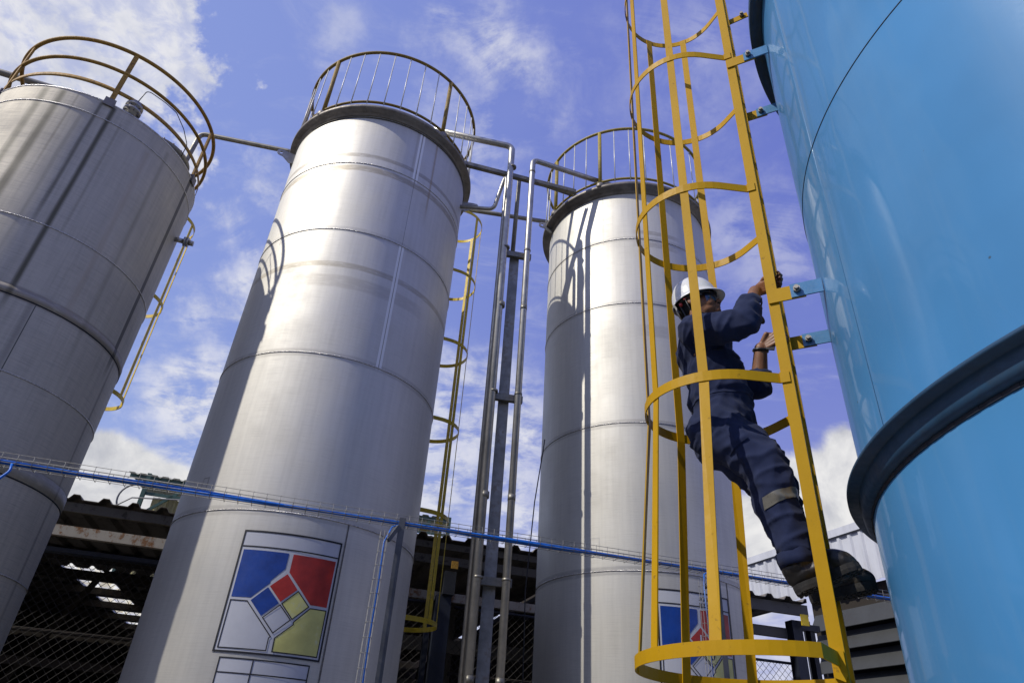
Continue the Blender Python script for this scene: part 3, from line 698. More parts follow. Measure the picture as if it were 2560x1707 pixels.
# ------------------------------------------------------------------ cable tray along the tanks
s0=5.35; T0,T1_=-2.9,6.9
tray=thing('cable_tray','long galvanised wire cable tray crossing in front of the steel tanks','cable tray',SH(1.5,s0,1.62))
long=MB(); zb=1.655; hh=.078; wd=.10
for s,z in ((s0,zb+hh),(s0,zb+hh*.55),(s0,zb+.012),(s0+wd,zb+hh),(s0+wd,zb+hh*.55),(s0+.03,zb),(s0+.07,zb)):
    long.tube([SH(T0,s,z),SH((T0+T1_)/2,s,z-.004),SH(T1_,s,z)],.0022,5)
obj('long_wires',long,M['wire'],tray)
t=T0
while t<T1_:
    obj('cross_wire',MB().tube([SH(t,s0-.002,zb+hh+.002),SH(t,s0-.002,zb),SH(t,s0+wd+.002,zb-.003),SH(t,s0+wd+.002,zb+hh+.002)],.0022,5),M['wire'],tray); t+=.10
# the blue conduits lying in it
for j,(so,zo,r,ph) in enumerate(((.012,.012,.010,0),(.030,.010,.008,1.3),(.020,.020,.006,2.2),(.042,.008,.006,4.))):
    pts=[]; t=T0
    while t<=T1_:
        a_=.003 if t>2.2 else .007
        pts.append(SH(t,s0+so+a_*math.sin(t*3.1+ph),zb+zo+a_*.8*math.sin(t*2.3+ph*1.7)+.004)); t+=.12
    tag(obj('conduit',MB().tube(pts,r,8),M['cable']),['blue conduit along the front edge of the tray','blue conduit behind the front one in the tray','blue conduit lying on top of the bundle','blue conduit at the back of the tray bundle'][j],'cable','blue conduits lying in the cable tray')
def drop(tt,post_t,labelp,labelc,side=-1,arm=.22):
    po=thing('tray_post',labelp,'post',SH(post_t,s0+.12,G),'posts carrying the cable tray')
    obj('upright',MB().bar(SH(post_t,s0-.03,G),SH(post_t,s0-.03,1.70),.045,.006,U).bar(SH(post_t+.024,s0-.005,G),SH(post_t+.024,s0-.005,1.70),.006,.05,U),M['greyang'],po)
    obj('arm',MB().bar(SH(post_t-.02,s0-.03,1.63),SH(tt+.03,s0-.06,1.50),.03,.03,V(0,0,1)),M['greyang'],po)
    dr=thing('cable_drop',labelc,'cable tray',SH(tt,s0-.08,G),'vertical cable drops beside the tray posts')
    w=MB()
    for dx_,ds in ((-.035,0),(.02,0),(-.035,-.04),(.02,-.04),(-.008,-.045)): w.tube([SH(tt+dx_,s0-.06+ds,G),SH(tt+dx_,s0-.06+ds,1.56)],.002,5)
    z=G+.1
    while z<1.55: w.tube([SH(tt-.037,s0-.06,z),SH(tt-.037,s0-.103,z+.0),SH(tt+.022,s0-.103,z),SH(tt+.022,s0-.06,z)],.002,5); z+=.10
    obj('wire_basket',w,M['wire'],dr)
    obj('conduit',MB().tube([SH(tt+.012,s0-.085,G)]+[SH(tt+.010+.004*math.sin(zz*5),s0-.085,zz) for zz in (-1,-.4,0,.4,.8,1.2)]+[SH(tt,s0-.085,1.48),SH(tt+.05,s0-.02,1.62),SH(tt+.14,s0+.02,zb+.02)],.0055,8),M['cable'],dr)
drop(.52,.64,'grey angle post holding the tray in front of the middle tank','wire basket with a blue conduit dropping down the middle tank')
drop(3.25,3.42,'grey angle post holding the tray in front of the right tank','wire basket with a blue conduit dropping over the lettered sign')
br=thing('tray_bracket','pale bracket holding the cable tray at the left edge of the photo','bracket',SH(-2.25,s0+.05,1.55))
obj('arm',MB().bar(SH(-2.20,s0-.02,1.60),SH(-2.33,s0+.35,1.60),.04,.04,V(0,0,1)),M['lug'],br)
obj('conduit_loop',MB().tube(arcpath([SH(-2.12,s0,1.66),SH(-2.10,s0-.03,1.60),SH(-2.16,s0-.04,1.50),SH(-2.3,s0-.02,1.42)],.05),.009,8),M['cable'],br)
# ------------------------------------------------------------------ shed behind
def corrugated(p0,du,dv,lu,lv,pitch=.2,depth=.035,thick=.006,kind='trap'):
    """sheet: profile runs along du, extrusion along dv"""
    nrm=du.cross(dv).normalized(); pr=[]; t=0
    while t<lu-1e-6:
        if kind=='trap': pr+=[(t,0),(t+pitch*.55,0),(t+pitch*.67,depth),(t+pitch*.88,depth)]
        else: pr+=[(t+pitch*k/8,depth*.5*(1-math.cos(2*PI*k/8))) for k in range(8)]
        t+=pitch
    pr.append((lu,0)); pr=[(min(a,lu),b) for a,b in pr]; n=len(pr); vs=[]
    for s_ in (0,1):
        for a,b in pr: vs.append(p0+du*a+nrm*(b+s_*thick))
        for a,b in pr: vs.append(p0+du*a+dv*lv+nrm*(b+s_*thick))
    fs=[]
    for i in range(n-1):
        fs+=[(i,i+1,n+i+1,n+i),(2*n+i,3*n+i,3*n+i+1,2*n+i+1),(i,2*n+i,2*n+i+1,i+1),(n+i,n+i+1,3*n+i+1,3*n+i)]
    return vs,fs
shed=thing('open_shed','dark open sided shed with rusty beams and corrugated roof behind the tanks','shed',SH(2,12,G))
def bayroof(ta,tb,ze,slope=.07,s_e=9.2,depth=15):
    dv=(N+V(0,0,slope)).normalized(); vs,fs=corrugated(SH(ta,s_e,ze),U,dv,tb-ta,depth,.33,.06); return vs,fs
# left bay roof with a skylight strip, middle bay, right bay
def roofpiece(ta,tb,sa,sb,ze,slope,mat,name='roof_sheet'):
    dv=N+V(0,0,slope); L=dv.length; vs,fs=corrugated(SH(ta,sa,ze+slope*(sa-9.2)),U,dv.normalized(),tb-ta,(sb-sa)*L,.33,.055)
    return obj(name,MB().add(vs,fs),mat,shed)
sl=.02
roofpiece(-12,.5,9.2,13.6,2.55,sl,M['asb'])
roofpiece(-12,-4.0,13.6,21.4,2.55,sl,M['asb'])
roofpiece(-4.0,-3.34,13.6,21.4,2.55,sl,M['skylight'],'skylight')
roofpiece(-3.34,.5,13.6,21.4,2.55,sl,M['asb'])
roofpiece(-12,.5,21.4,23.6,2.55,sl,M['asb'])
roofpiece(.5,3.9,9.2,23.6,2.74,sl,M['asb'])
roofpiece(3.9,7.45,9.2,19,2.60,sl,M['asb'])
for s_ in (12.,13.6,15.2,16.8,18.4,20.,21.6):
    z_=2.55+sl*(s_-9.2)-.06
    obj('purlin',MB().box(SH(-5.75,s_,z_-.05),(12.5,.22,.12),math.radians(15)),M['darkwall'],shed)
eL=MB().box(SH(-5.75,9.28,2.47),(12.4,.06,.11),math.radians(15)); obj('eave_beam',eL,M['oldbeam'],shed)
obj('eave_beam',MB().box(SH(2.2,9.30,2.665),(3.38,.06,.085),math.radians(15)),M['oldbeam'],shed)
obj('eave_beam',MB().box(SH(5.7,9.30,2.50),(3.6,.06,.16),math.radians(15)),M['oldbeam'],shed)
obj('tie_beam',MB().box(SH(-5.75,9.26,2.18),(12.4,.08,.12),math.radians(15)),M['rustbeam'],shed)
obj('tie_beam',MB().box(SH(2.2,9.37,2.49),(3.38,.08,.11),math.radians(15)),M['oldbeam'],shed)
obj('tie_beam',MB().box(SH(2.2,9.5,2.05),(3.38,.08,.11),math.radians(15)),M['rustbeam'],shed)
obj('tie_beam',MB().box(SH(5.68,9.5,2.18),(3.5,.08,.14),math.radians(15)),M['oldbeam'],shed)
obj('lintel',MB().box(SH(-5.75,9.42,1.995),(12.4,.06,.05),math.radians(15)),M['navy'],shed)
obj('clip_plate',MB().box(SH(1.90,9.22,2.42),(.09,.02,.10),math.radians(15)),M['railt1'],shed)
obj('clip_plate',MB().box(SH(7.36,9.20,2.34),(.13,.02,.16),math.radians(15)),M['yellow2'],shed)
for t_ in (-6.5,1.83,):
    obj('post',MB().box(SH(t_,9.45,(G+2.05)/2),(.20,.20,2.05-G),math.radians(15)),M['navy'],shed)
    obj('post',MB().box(SH(t_-.16,9.5,(G+2.0)/2),(.07,.07,2.0-G),math.radians(15)),M['navy'],shed)
obj('post',MB().box(SH(7.30,9.4,(G+2.35)/2),(.17,.17,2.35-G),math.radians(15)),M['navy'],shed)
obj('post',MB().box(SH(7.62,9.45,(G+2.3)/2),(.08,.12,2.3-G),math.radians(15)),M['dkgrey'],shed)
obj('cross_beam',MB().box(SH(7.5,9.42,2.28),(.5,.1,.09),math.radians(15)),M['dkgrey'],shed)
obj('column_cap',MB().box(SH(1.87,9.34,2.2),(.16,.10,.3),math.radians(15)),M['dkgrey'],shed)
obj('added_bay_wall',MB().box(SH(4.0,16.8,.7),(.08,13.4,4.3),math.radians(15)),M['darkwall'],shed)  # dark wall added to block the bright open end of the shed
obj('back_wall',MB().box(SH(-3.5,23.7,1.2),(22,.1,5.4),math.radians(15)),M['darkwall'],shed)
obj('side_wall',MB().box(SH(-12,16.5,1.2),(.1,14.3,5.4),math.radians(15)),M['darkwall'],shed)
for t_,s_,z0_,z1_ in ((-4.3,13,G,2.5),(-1.2,14,G,2.6),(2.7,13,G,2.7)):
    obj('inner_post',MB().box(SH(t_,s_,(z0_+z1_)/2),(.15,.15,z1_-z0_),math.radians(15)),M['oldbeam'],shed)
for s_,z_ in ((11.5,1.75),(13.5,1.35)):
    obj('inner_beam',MB().box(SH(2.4,s_,z_),(3.6,.1,.2),math.radians(15)),M['oldbeam'],shed)
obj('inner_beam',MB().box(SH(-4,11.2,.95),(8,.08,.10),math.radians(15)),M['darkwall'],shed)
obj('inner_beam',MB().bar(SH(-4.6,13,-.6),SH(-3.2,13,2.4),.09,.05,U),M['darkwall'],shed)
# chain link fences
def fence(ta,tb,z0,z1,s_,label,cell=.075):
    f=thing('chain_link_fence',label,'fence',SH((ta+tb)/2,s_,G),'chain link fences under the shed roof')
    mb=MB(); hgt=z1-z0; r=.0032
    def wire(t0,t1,za,zb_,ds):
        mb.tube([SH(t0,s_+ds,za),SH(t1,s_+ds,zb_)],r,4,cap=False)
    k=ta-hgt
    while k<tb:
        a0,a1=max(k,ta),min(k+hgt,tb)
        if a1>a0+.01: wire(a0,a1,z0+(a0-k),z0+(a1-k),0); wire(a0,a1,z1-(a0-k),z1-(a1-k),.006)
        k+=cell*2**.5
    obj('wire_mesh',mb,M['mesh'],f)
    for zr_ in (z0,z1): obj('rail',MB().tube([SH(ta,s_+.02,zr_),SH(tb,s_+.02,zr_)],.02,10),M['navy'],f)
    obj('mid_rail',MB().tube([SH(ta,s_+.03,1.12),SH(tb,s_+.03,1.12)],.022,10),M['darkwall'],f)
    return f
fence(-4.6,.2,-.9,1.97,9.42,'chain link fence between the left and the middle tank')
fence(.2,1.6,-.9,1.95,9.42,'chain link fence just right of the middle tank')
fence(2.0,3.9,-.9,1.93,9.42,'chain link fence between the pipes and the right tank')
fence(6.2,7.2,-.9,1.75,9.42,'chain link fence against the sky at the shed end, right of the right tank')
# ------------------------------------------------------------------ white building behind, right
W0=V(6.3,16.7,0);Wd=V(1.2,-2.95,0).normalized();Wn=V(-Wd.y,Wd.x,0)
wb=thing('warehouse','white corrugated warehouse wall with grey louvres below, beyond the cage','building',W0+Wd*3+V(0,0,G))
def WP(a,z,o=0.): q=W0+Wd*a-Wn*o; return V(q.x,q.y,z)
front=-Wn if Wn.dot(-W0)<0 else Wn
sgnf=1 if front.dot(Wn)>0 else -1
vs,fs=corrugated(WP(-6,3.82),Wd,V(0,0,1),14,1.02,.28,.04,.006)
obj('upper_cladding',MB().add(vs,fs),M['whitesheet'],wb)
obj('eave_flashing',MB().bar(WP(-6,4.93)+front*.06,WP(8,4.93)+front*.06,.16,.03,V(0,0,1)),M['whitesheet'],wb)
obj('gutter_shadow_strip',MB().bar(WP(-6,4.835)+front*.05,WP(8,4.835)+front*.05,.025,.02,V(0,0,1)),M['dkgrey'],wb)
obj('lower_wall',MB().bar(WP(1.35,1.2)-front*.25,WP(8,1.2)-front*.25,5.3,.05,V(0,0,1)),M['darkwall'],wb)
for i,z in enumerate((3.12,2.72,2.32,1.92,1.52,1.12)):
    a=WP(1.5,z)+front*.0; b=WP(8,z)
    vs=[a+V(0,0,.30)-front*.12,b+V(0,0,.30)-front*.12,b-V(0,0,.07)+front*.10,a-V(0,0,.07)+front*.10]
    vs+= [v+V(0,0,.01)+front*.006 for v in vs]
    obj('louvre',MB().add(vs,[(0,1,2,3),(4,7,6,5),(0,4,5,1),(3,2,6,7),(0,3,7,4),(1,5,6,2)]),M['louver'],wb)
obj('frame_post',MB().bar(WP(1.42,G)+front*.1,WP(1.42,3.3)+front*.1,.12,.1,Wd),M['dkgrey'],wb)
# unseen building added behind the viewpoint to darken the tanks' lower reflections
wy=thing('unseen_dark_building','unseen dark clad building added behind the viewpoint to darken tank reflections','building',(-2,-9,G))
vs,fs=corrugated(V(-16,-9,G),V(1,0,0),V(0,0,1),28,5.6,.3,.05); obj('cladding',MB().add(vs,fs),M['darkwall'],wy)
obj('eave',MB().box((-2,-8.9,G+5.65),(28.2,.3,.15)),M['dkgrey'],wy)
for x_ in (-11,-4,3): obj('door',MB().box((x_,-8.86,G+1.7),(3.2,.08,3.4)),M['louver'],wy)
# ------------------------------------------------------------------ green sheds seen over the roof
KT=25/15.
def greenhut(ta,tb,zr,label,left=True):
    h=thing('plant_tower',label,'building',SH((ta+tb)/2*KT,25,G),'green roofed towers beyond the shed')
    def Q(t,ds,z): return SH(t*KT,25+ds*KT,z*KT)
    w=(tb-ta)*KT
    dv=(N*-1+V(0,0,-.10)).normalized()
    vs,fs=corrugated(Q(ta-.03,1.9,zr+.12),U,dv,w+.1,1.9*KT,.36,.06); obj('roof',MB().add(vs,fs),M['greensheet'],h)
    obj('fascia',MB().bar(Q(ta,.08,zr-.13),Q(tb,.08,zr-.13),.12,.06,V(0,0,1)),M['greenframe'],h)
    vs,fs=corrugated(SH((ta+.45)*KT,26,G),U,V(0,0,1),w-.45*KT,(zr-.35)*KT-G,.27,.05); obj('cladding',MB().add(vs,fs),M['creamsheet'] if left else M['greensheet'],h)
    for t_ in (ta+.4,tb-.02): obj('post',MB().bar(SH(t_*KT,24.8,G),Q(t_,-.12,zr-.1),.13,.13,U),M['greenframe'],h)
    obj('brace',MB().bar(Q(ta+.45,-.1,zr-.95),Q(ta+1.2,-.1,zr-.25),.09,.06,U),M['greenframe'],h)
    obj('brace',MB().bar(Q(ta+.4,-.1,zr-.5),Q(tb,-.1,zr-.5),.1,.06,V(0,0,1)),M['greenframe'],h)
    return h
greenhut(-3.85,-2.0,4.95,'small tower with yellowish cladding seen left of the middle tank')
greenhut(1.2,2.85,5.02,'small tower with green cladding seen right of the middle tank',False)
lp=MB().tube([SH((-3.5+.28*math.cos(a))*KT,24.2,(4.18+.30*math.sin(a))*KT) for a in [PI*.35+i*PI*1.3/16 for i in range(17)]],.03,8)
tag(obj('hose_loop',lp,M['greyang']),'dark curved hose loop beside the yellowish tower','hose')
tag(obj('handrail',MB().tube([SH(-4.0*KT,24,3.75*KT),SH(-3.5*KT,24,4.18*KT),SH(-2.4*KT,24,4.30*KT),SH(-1.8*KT,24,4.33*KT)],.024,8),M['wire']),'pale curved handrail in front of the yellowish tower','handrail')
# ------------------------------------------------------------------ worker on the ladder
from mathutils import noise as mnoise
def PP(u,w,z): q=LC+Ln*u+LE*w; return V(q.x,q.y,z)
def remesh(mb,voxel,smooth=6,factor=.5):
    me=bpy.data.meshes.new('tmp'); me.from_pydata(mb.v,[],mb.f); me.update()
    o=bpy.data.objects.new('tmp',me); col.objects.link(o)
    r=o.modifiers.new('r','REMESH'); r.mode='VOXEL'; r.voxel_size=voxel; r.adaptivity=0
    s=o.modifiers.new('s','SMOOTH'); s.iterations=smooth; s.factor=factor
    dg=bpy.context.evaluated_depsgraph_get(); dg.update(); e=o.evaluated_get(dg).to_mesh()
    out=MB(); out.v=[v.co.copy() for v in e.vertices]; out.f=[tuple(p.vertices) for p in e.polygons]; out.sm=[True]*len(out.f)
    out.nrm=[v.normal.copy() for v in e.vertices]
    o.evaluated_get(dg).to_mesh_clear(); bpy.data.objects.remove(o); bpy.data.meshes.remove(me)
    return out
RL=Matrix((( Ln.x,LE.x,0),(Ln.y,LE.y,0),(0,0,1)))   # local (u,w,z) -> world rotation
def EL(mb,c,r,tilt=0.):
    rot=RL@Matrix.Rotation(tilt,3,'Y'); return mb.ellip(PP(*c),r,20,12,rot)
def CP(mb,a,b,ra,rb): return mb.caps(PP(*a),PP(*b),ra,rb,16)
TAU=math.radians(13)
def hx(u,w,z):
    du,dz=u-.395,z-2.27; return (.412+du*math.cos(TAU)+dz*math.sin(TAU), w, 2.268-du*math.sin(TAU)+dz*math.cos(TAU))
def PH(u,w,z): return PP(*hx(u,w,z))
def ELh(mb,c,r,tilt=0.): return mb.ellip(PH(*c),r,20,12,RL@Matrix.Rotation(TAU+tilt,3,'Y'))
def CPh(mb,a,b,ra,rb): return mb.caps(PH(*a),PH(*b),ra,rb,16)
W=thing('person','worker in navy coveralls and white helmet climbing the yellow caged ladder','person',PP(.0,0,.733))
body=MB()
ELh(body,(.385,0,2.335),(.096,.078,.10)); ELh(body,(.348,0,2.27),(.066,.062,.088)); ELh(body,(.338,0,2.222),(.056,.052,.04))
ELh(body,(.300,0,2.200),(.024,.026,.022)); CPh(body,(.292,0,2.290),(.270,0,2.256),.010,.0150); ELh(body,(.277,-.011,2.250),(.010,.009,.008)); ELh(body,(.277,.011,2.250),(.010,.009,.008))
ELh(body,(.283,0,2.2315),(.013,.024,.0065)); ELh(body,(.285,0,2.2190),(.013,.022,.0075))
for s in(-1,1):
    ELh(body,(.322,.034*s,2.248),(.034,.028,.032)); ELh(body,(.300,.032*s,2.305),(.014,.028,.010))
    ELh(body,(.398,.077*s,2.268),(.020,.009,.032),.15); ELh(body,(.405,.082*s,2.275),(.022,.006,.022))
CP(body,(.402,0,2.23),(.425,0,2.05),.060,.066)
EL(body,(.385,0,1.93),(.11,.16,.16)); EL(body,(.345,0,1.70),(.12,.13,.18)); EL(body,(.34,0,1.50),(.12,.14,.13))
def hand(mb,wrist,palm,dirf,up,out,curl=1.,gr=1.):
    """palm -> fingers along dirf (unit, u/w/z space), stacked along up, curling towards out"""
    w_=Vector(wrist);p=Vector(palm);d=Vector(dirf).normalized();u_=Vector(up).normalized();o_=Vector(out).normalized()
    def c(a,b,ra,rb): CP(mb,tuple(a),tuple(b),ra,rb)
    for k in range(4):
        off=u_*(.030-.020*k); ln=(.041,.046,.043,.034)[k]; base=p+d*.030+off
        c(w_+off*.55,base,.016,.0125)
        a1=.30*curl;a2=1.15*curl;a3=1.9*curl
        j1=base+(d*math.cos(a1)+o_*math.sin(a1))*ln*.95; j2=j1+(d*math.cos(a2)+o_*math.sin(a2))*ln*.62; j3=j2+(d*math.cos(a3)+o_*math.sin(a3))*ln*.45
        c(base,j1,.0108,.0095); c(j1,j2,.0095,.0085); c(j2,j3,.0085,.0072)
    t0=p-d*.020+u_*.028; t1=t0+(u_*.010+o_*.024+d*.022); t2=t1+(d*.026+o_*.012+u_*.002)
    c(w_+u_*.008,t0,.017,.014); c(t0,t1,.0125,.0110); c(t1,t2,.0105,.0085)
# right arm (near the camera) and hand behind the near stile
RE=(.138,-.258,1.945);RW=(.080,-.180,2.165)
CP(body,(.40,-.17,2.0),RE,.05,.042); CP(body,RE,RW,.044,.032)
hand(body,RW,(.026,-.143,2.208),(-1,0,.12),(.12,0,1),(0,-1,0),1.)
# left arm and hand on the far stile
LEl=(.172,.235,1.845);LW=(.128,.185,2.05)
CP(body,(.40,.17,2.0),LEl,.05,.044); CP(body,LEl,LW,.048,.034)
hand(body,LW,(.062,.156,2.088),(-1,0,-.03),(.15,0,1),(0,1,0),1.)
for s in(-1,1):
    CP(body,(.345,.09*s,1.46),(.155,.105*s,1.22),.075,.055); CP(body,(.155,.105*s,1.22),(.10,.115*s,.85),.055,.04)
bd=remesh(body,.0042,3,.45); obj('body',bd,M['skin'],W)
cv=MB()
EL(cv,(.390,0,1.965),(.150,.175,.165)); EL(cv,(.400,0,2.03),(.105,.20,.075)); EL(cv,(.355,0,1.83),(.160,.168,.16)); EL(cv,(.342,0,1.68),(.158,.165,.17))
EL(cv,(.338,0,1.56),(.155,.172,.13)); EL(cv,(.352,0,1.48),(.150,.178,.13))
for s in(-1,1):
    EL(cv,(.405,.085*s,1.475),(.105,.095,.125))
    CP(cv,(.345,.092*s,1.47),(.165,.108*s,1.265),.128,.112); CP(cv,(.165,.108*s,1.265),(.142,.112*s,1.10),.108,.098); CP(cv,(.142,.112*s,1.10),(.094,.116*s,.885),.098,.076)
    EL(cv,(.255,.10*s,1.40),(.12,.10,.10))
CP(cv,(.410,0,2.10),(.418,0,2.03),.074,.10)
CP(cv,(.40,-.175,2.005),(.25,-.235,1.955),.088,.082); CP(cv,(.25,-.235,1.955),RE,.082,.072); CP(cv,RE,(.118,-.225,2.04),.070,.060)
CP(cv,(.40,.175,2.005),(.28,.225,1.88),.088,.078); CP(cv,(.28,.225,1.88),LEl,.078,.068); CP(cv,LEl,(.160,.225,1.888),.066,.062)
cm=remesh(cv,.0085,8,.5)
def uvw(p): q=Vector(p)-LC; return q.dot(Ln),q.dot(LE),p.z
nv=[]
for p,n in zip(cm.v,cm.nrm):
    u,w,z=uvw(p)
    # folds: ridged noise stretched along the cloth pull direction
    a=(u*.85+z*.53); b=(-u*.53+z*.85)
    if z<1.42: a=(u*.35+z*.94); b=(u*.94-z*.35)
    f1=1-abs(mnoise.noise(V(a*17,w*8,b*6)))*2.4
    f2=1-abs(mnoise.noise(V(a*7+5,w*6,b*14+3)))*2.4
    f3=mnoise.noise(V(u*7,w*7,z*7))
    amp=1.
    for jc,jr in (((.138,-.258,1.945),.14),((.16,-.11,1.24),.16),((.16,.11,1.24),.16),((.10,-.115,.93),.14),((.34,0,1.62),.2),((.36,-.2,1.98),.15)):
        d=math.dist((u,w,z),jc); amp+=.9*max(0,1-d/jr)
    h=.0078*amp*max(0,f1)**1.3+.0068*amp*max(0,f2)**1.3+.009*f3-.008
    belt=math.exp(-((z-1.655+.12*(u-.34))/.012)**2) if abs(w)<.19 and u>.12 else 0
    nv.append(p+n*(h-.008*belt))
cm.v=nv
obj('coverall',cm,M['cloth'],W)
def cutpatch(planes,off,mat,name):
    bm=bmesh.new(); bv=[bm.verts.new(v+n*off) for v,n in zip(cm.v,cm.nrm)]
    for f in cm.f: bm.faces.new([bv[i] for i in f])
    for co_,no_ in planes:
        bmesh.ops.bisect_plane(bm,geom=bm.verts[:]+bm.edges[:]+bm.faces[:],plane_co=PP(*co_),plane_no=(RL@Vector(no_)).normalized(),clear_outer=True)
    bm.verts.index_update(); o=MB().add([v.co.copy() for v in bm.verts],[tuple(v.index for v in f.verts) for f in bm.faces],True); bm.free()
    return obj(name,o,mat,W)
for sgn in (-1,1): cutpatch([((.14,0,1.050),(-.42,0,-1)),((.14,0,1.100),(.42,0,1)),((0,0,1),(0,-sgn,0)),((.185,0,1.08),(1,0,.0))],.0035,M['reflect'],'reflective_band')
cutpatch([((.34,0,1.640),(-.12,0,-1)),((.34,0,1.676),(.12,0,1)),((0,0,1.6),(0,0,1)) if False else ((.1,0,1.6),(-1,0,0))],.0035,M['cloth'],'belt_band')
cutpatch([((.27,0,1.315),(-.62,0,-1)),((.27,0,1.385),(.62,0,1)),((.20,0,1.35),(-1,0,.62)),((.33,0,1.35),(1,0,-.62)),((0,-.10,1.3),(0,1,0))],.006,M['cloth'],'pocket_flap')
cutpatch([((.30,0,1.88),(0,0,-1)),((.30,0,1.93),(0,0,1)),((.24,0,1.9),(1,0,0)),((0,-.02,1.3),(0,1,0)),((0,-.13,1.3),(0,-1,0))],.005,M['cloth'],'chest_pocket')
fl=MB(); EL(fl,(.078,-.20,1.985),(.018,.022,.036),.5); obj('sleeve_flap',fl,M['blackpl'],W)
# cuffs
def cuff(c,d,r,ln,name='sleeve_cuff'):
    c=PP(*c); d=(RL@Vector(d)).normalized(); X=d.orthogonal().normalized(); Y=d.cross(X); mb=MB(); seg=28; vs=[];fs=[]
    prof=[(-ln/2,r*.99),(0,r*1.05),(ln/2,r*1.02),(ln/2,r*.94),(0,r*.9)]
    for a_,rr in prof:
        for k in range(seg):
            an=2*PI*k/seg; q=rr*(1+.06*math.sin(an*3+a_*40)+.04*math.sin(an*7)); vs.append(c+d*a_+X*q*math.cos(an)+Y*q*math.sin(an))
    for i in range(len(prof)-1):
        for k in range(seg): k2=(k+1)%seg; fs.append((i*seg+k,i*seg+k2,(i+1)*seg+k2,(i+1)*seg+k))
    return obj(name,mb.add(vs,fs,True),M['cloth'],W)
cuff((.112,-.216,2.068),(-.04,.07,.2),.058,.045); cuff((.158,.220,1.905),(-.04,-.05,.22),.060,.045)
cuff((.092,-.116,.838),(-.03,0,-.2),.076,.06,'trouser_cuff'); cuff((.092,.116,.838),(-.03,0,-.2),.076,.06,'trouser_cuff')
# collar
cl=MB().lathe((0,0),[(.072,-.025),(.078,.0),(.070,.03),(.064,.028),(.066,0)],40); cl.v=[PP(v.x+.415,v.y,v.z+.02*(v.x/.07)+2.105) for v in cl.v]; obj('collar',cl,M['cloth'],W)
# helmet
hc=(.385,0,2.322)
def helm(scale,zoff,mat,name,parent,brim=True,inner=False):
    vs=[];fs=[];seg=56;ri=14
    for i in range(ri+1):
        t=PI/2*i/ri
        for k in range(seg):
            a=2*PI*k/seg; r_=math.sin(t)**.82; zz=.150*math.cos(t)
            x=-.124*r_*math.cos(a)*scale; y=.102*r_*math.sin(a)*scale
            ridge=.006*math.exp(-(y/.016)**2)*(1 if abs(t)<1.35 else 0)
            vs.append(PH(hc[0]+x,hc[1]+y,hc[2]+zz*scale+zoff+ridge))
    if brim:
        for ex,dz,dn in ((.35,-.002,0),(.8,-.010,0),(1.,-.016,0),(.98,-.020,0),(.3,-.010,0),(0,-.006,0)):
            for k in range(seg):
                a=2*PI*k/seg; fr=max(0,math.cos(a)); e=.009+.030*fr**1.6
                x=-(.124+e*ex)*math.cos(a); y=(.102+(.009+.004*fr)*ex)*math.sin(a)
                vs.append(PH(hc[0]+x,hc[1]+y,hc[2]+dz*(1+.5*fr)+zoff))
    rows=ri+1+(6 if brim else 0)
    for i in range(rows-1):
        for k in range(seg): k2=(k+1)%seg; fs.append((i*seg+k,i*seg+k2,(i+1)*seg+k2,(i+1)*seg+k))
    return obj(name,MB().add(vs,fs,True),mat,parent)
hl=helm(1,0,M['helmet'],'helmet',W)
def band(rx,ry,z0,z1,mat,name,tilt=0.,par=None):
    vs=[];fs=[];seg=48
    for z in (z0,z1):
        for k in range(seg):
            a=2*PI*k/seg; vs.append(PH(hc[0]-rx*math.cos(a),ry*math.sin(a),z+tilt*(-math.cos(a))))
    for z in (z0,z1):
        for k in range(seg):
            a=2*PI*k/seg; vs.append(PH(hc[0]-(rx-.003)*math.cos(a),(ry-.003)*math.sin(a),z+tilt*(-math.cos(a))))
    for k in range(seg):
        k2=(k+1)%seg; fs+=[(k,k2,seg+k2,seg+k),(2*seg+k,3*seg+k,3*seg+k2,2*seg+k2),(k,2*seg+k,2*seg+k2,k2)]
    return obj(name,MB().add(vs,fs,True),mat,par or W)
band(.112,.092,2.292,2.345,M['blackpl'],'headband',-.006,hl)
hr=MB(); ELh(hr,(.400,0,2.315),(.092,.083,.085)); ELh(hr,(.445,0,2.265),(.045,.062,.055)); obj('hair',remesh(hr,.006,3),M['hair'],W)
ns=MB(); ns.bar(PH(.500,-.045,2.305),PH(.485,-.05,2.235),.035,.01,LE).bar(PH(.485,.0,2.24),PH(.50,0,2.30),.06,.012,LE); obj('nape_strap',ns,M['blackpl'],hl)
st=MB().tube([PH(.43,-.094,2.30),PH(.425,-.080,2.22),PH(.36,-.055,2.175),PH(.33,0,2.165)],.004,6).tube([PH(.47,-.07,2.30),PH(.46,-.06,2.20),PH(.475,-.03,2.13)],.005,6)
obj('chin_strap',st,M['blackpl'],hl)
kb=MB(); ELh(kb,(.462,-.082,2.272),(.010,.007,.012)); ELh(kb,(.430,-.090,2.295),(.009,.006,.009)); obj('strap_knob',kb,M['redpl'],hl)
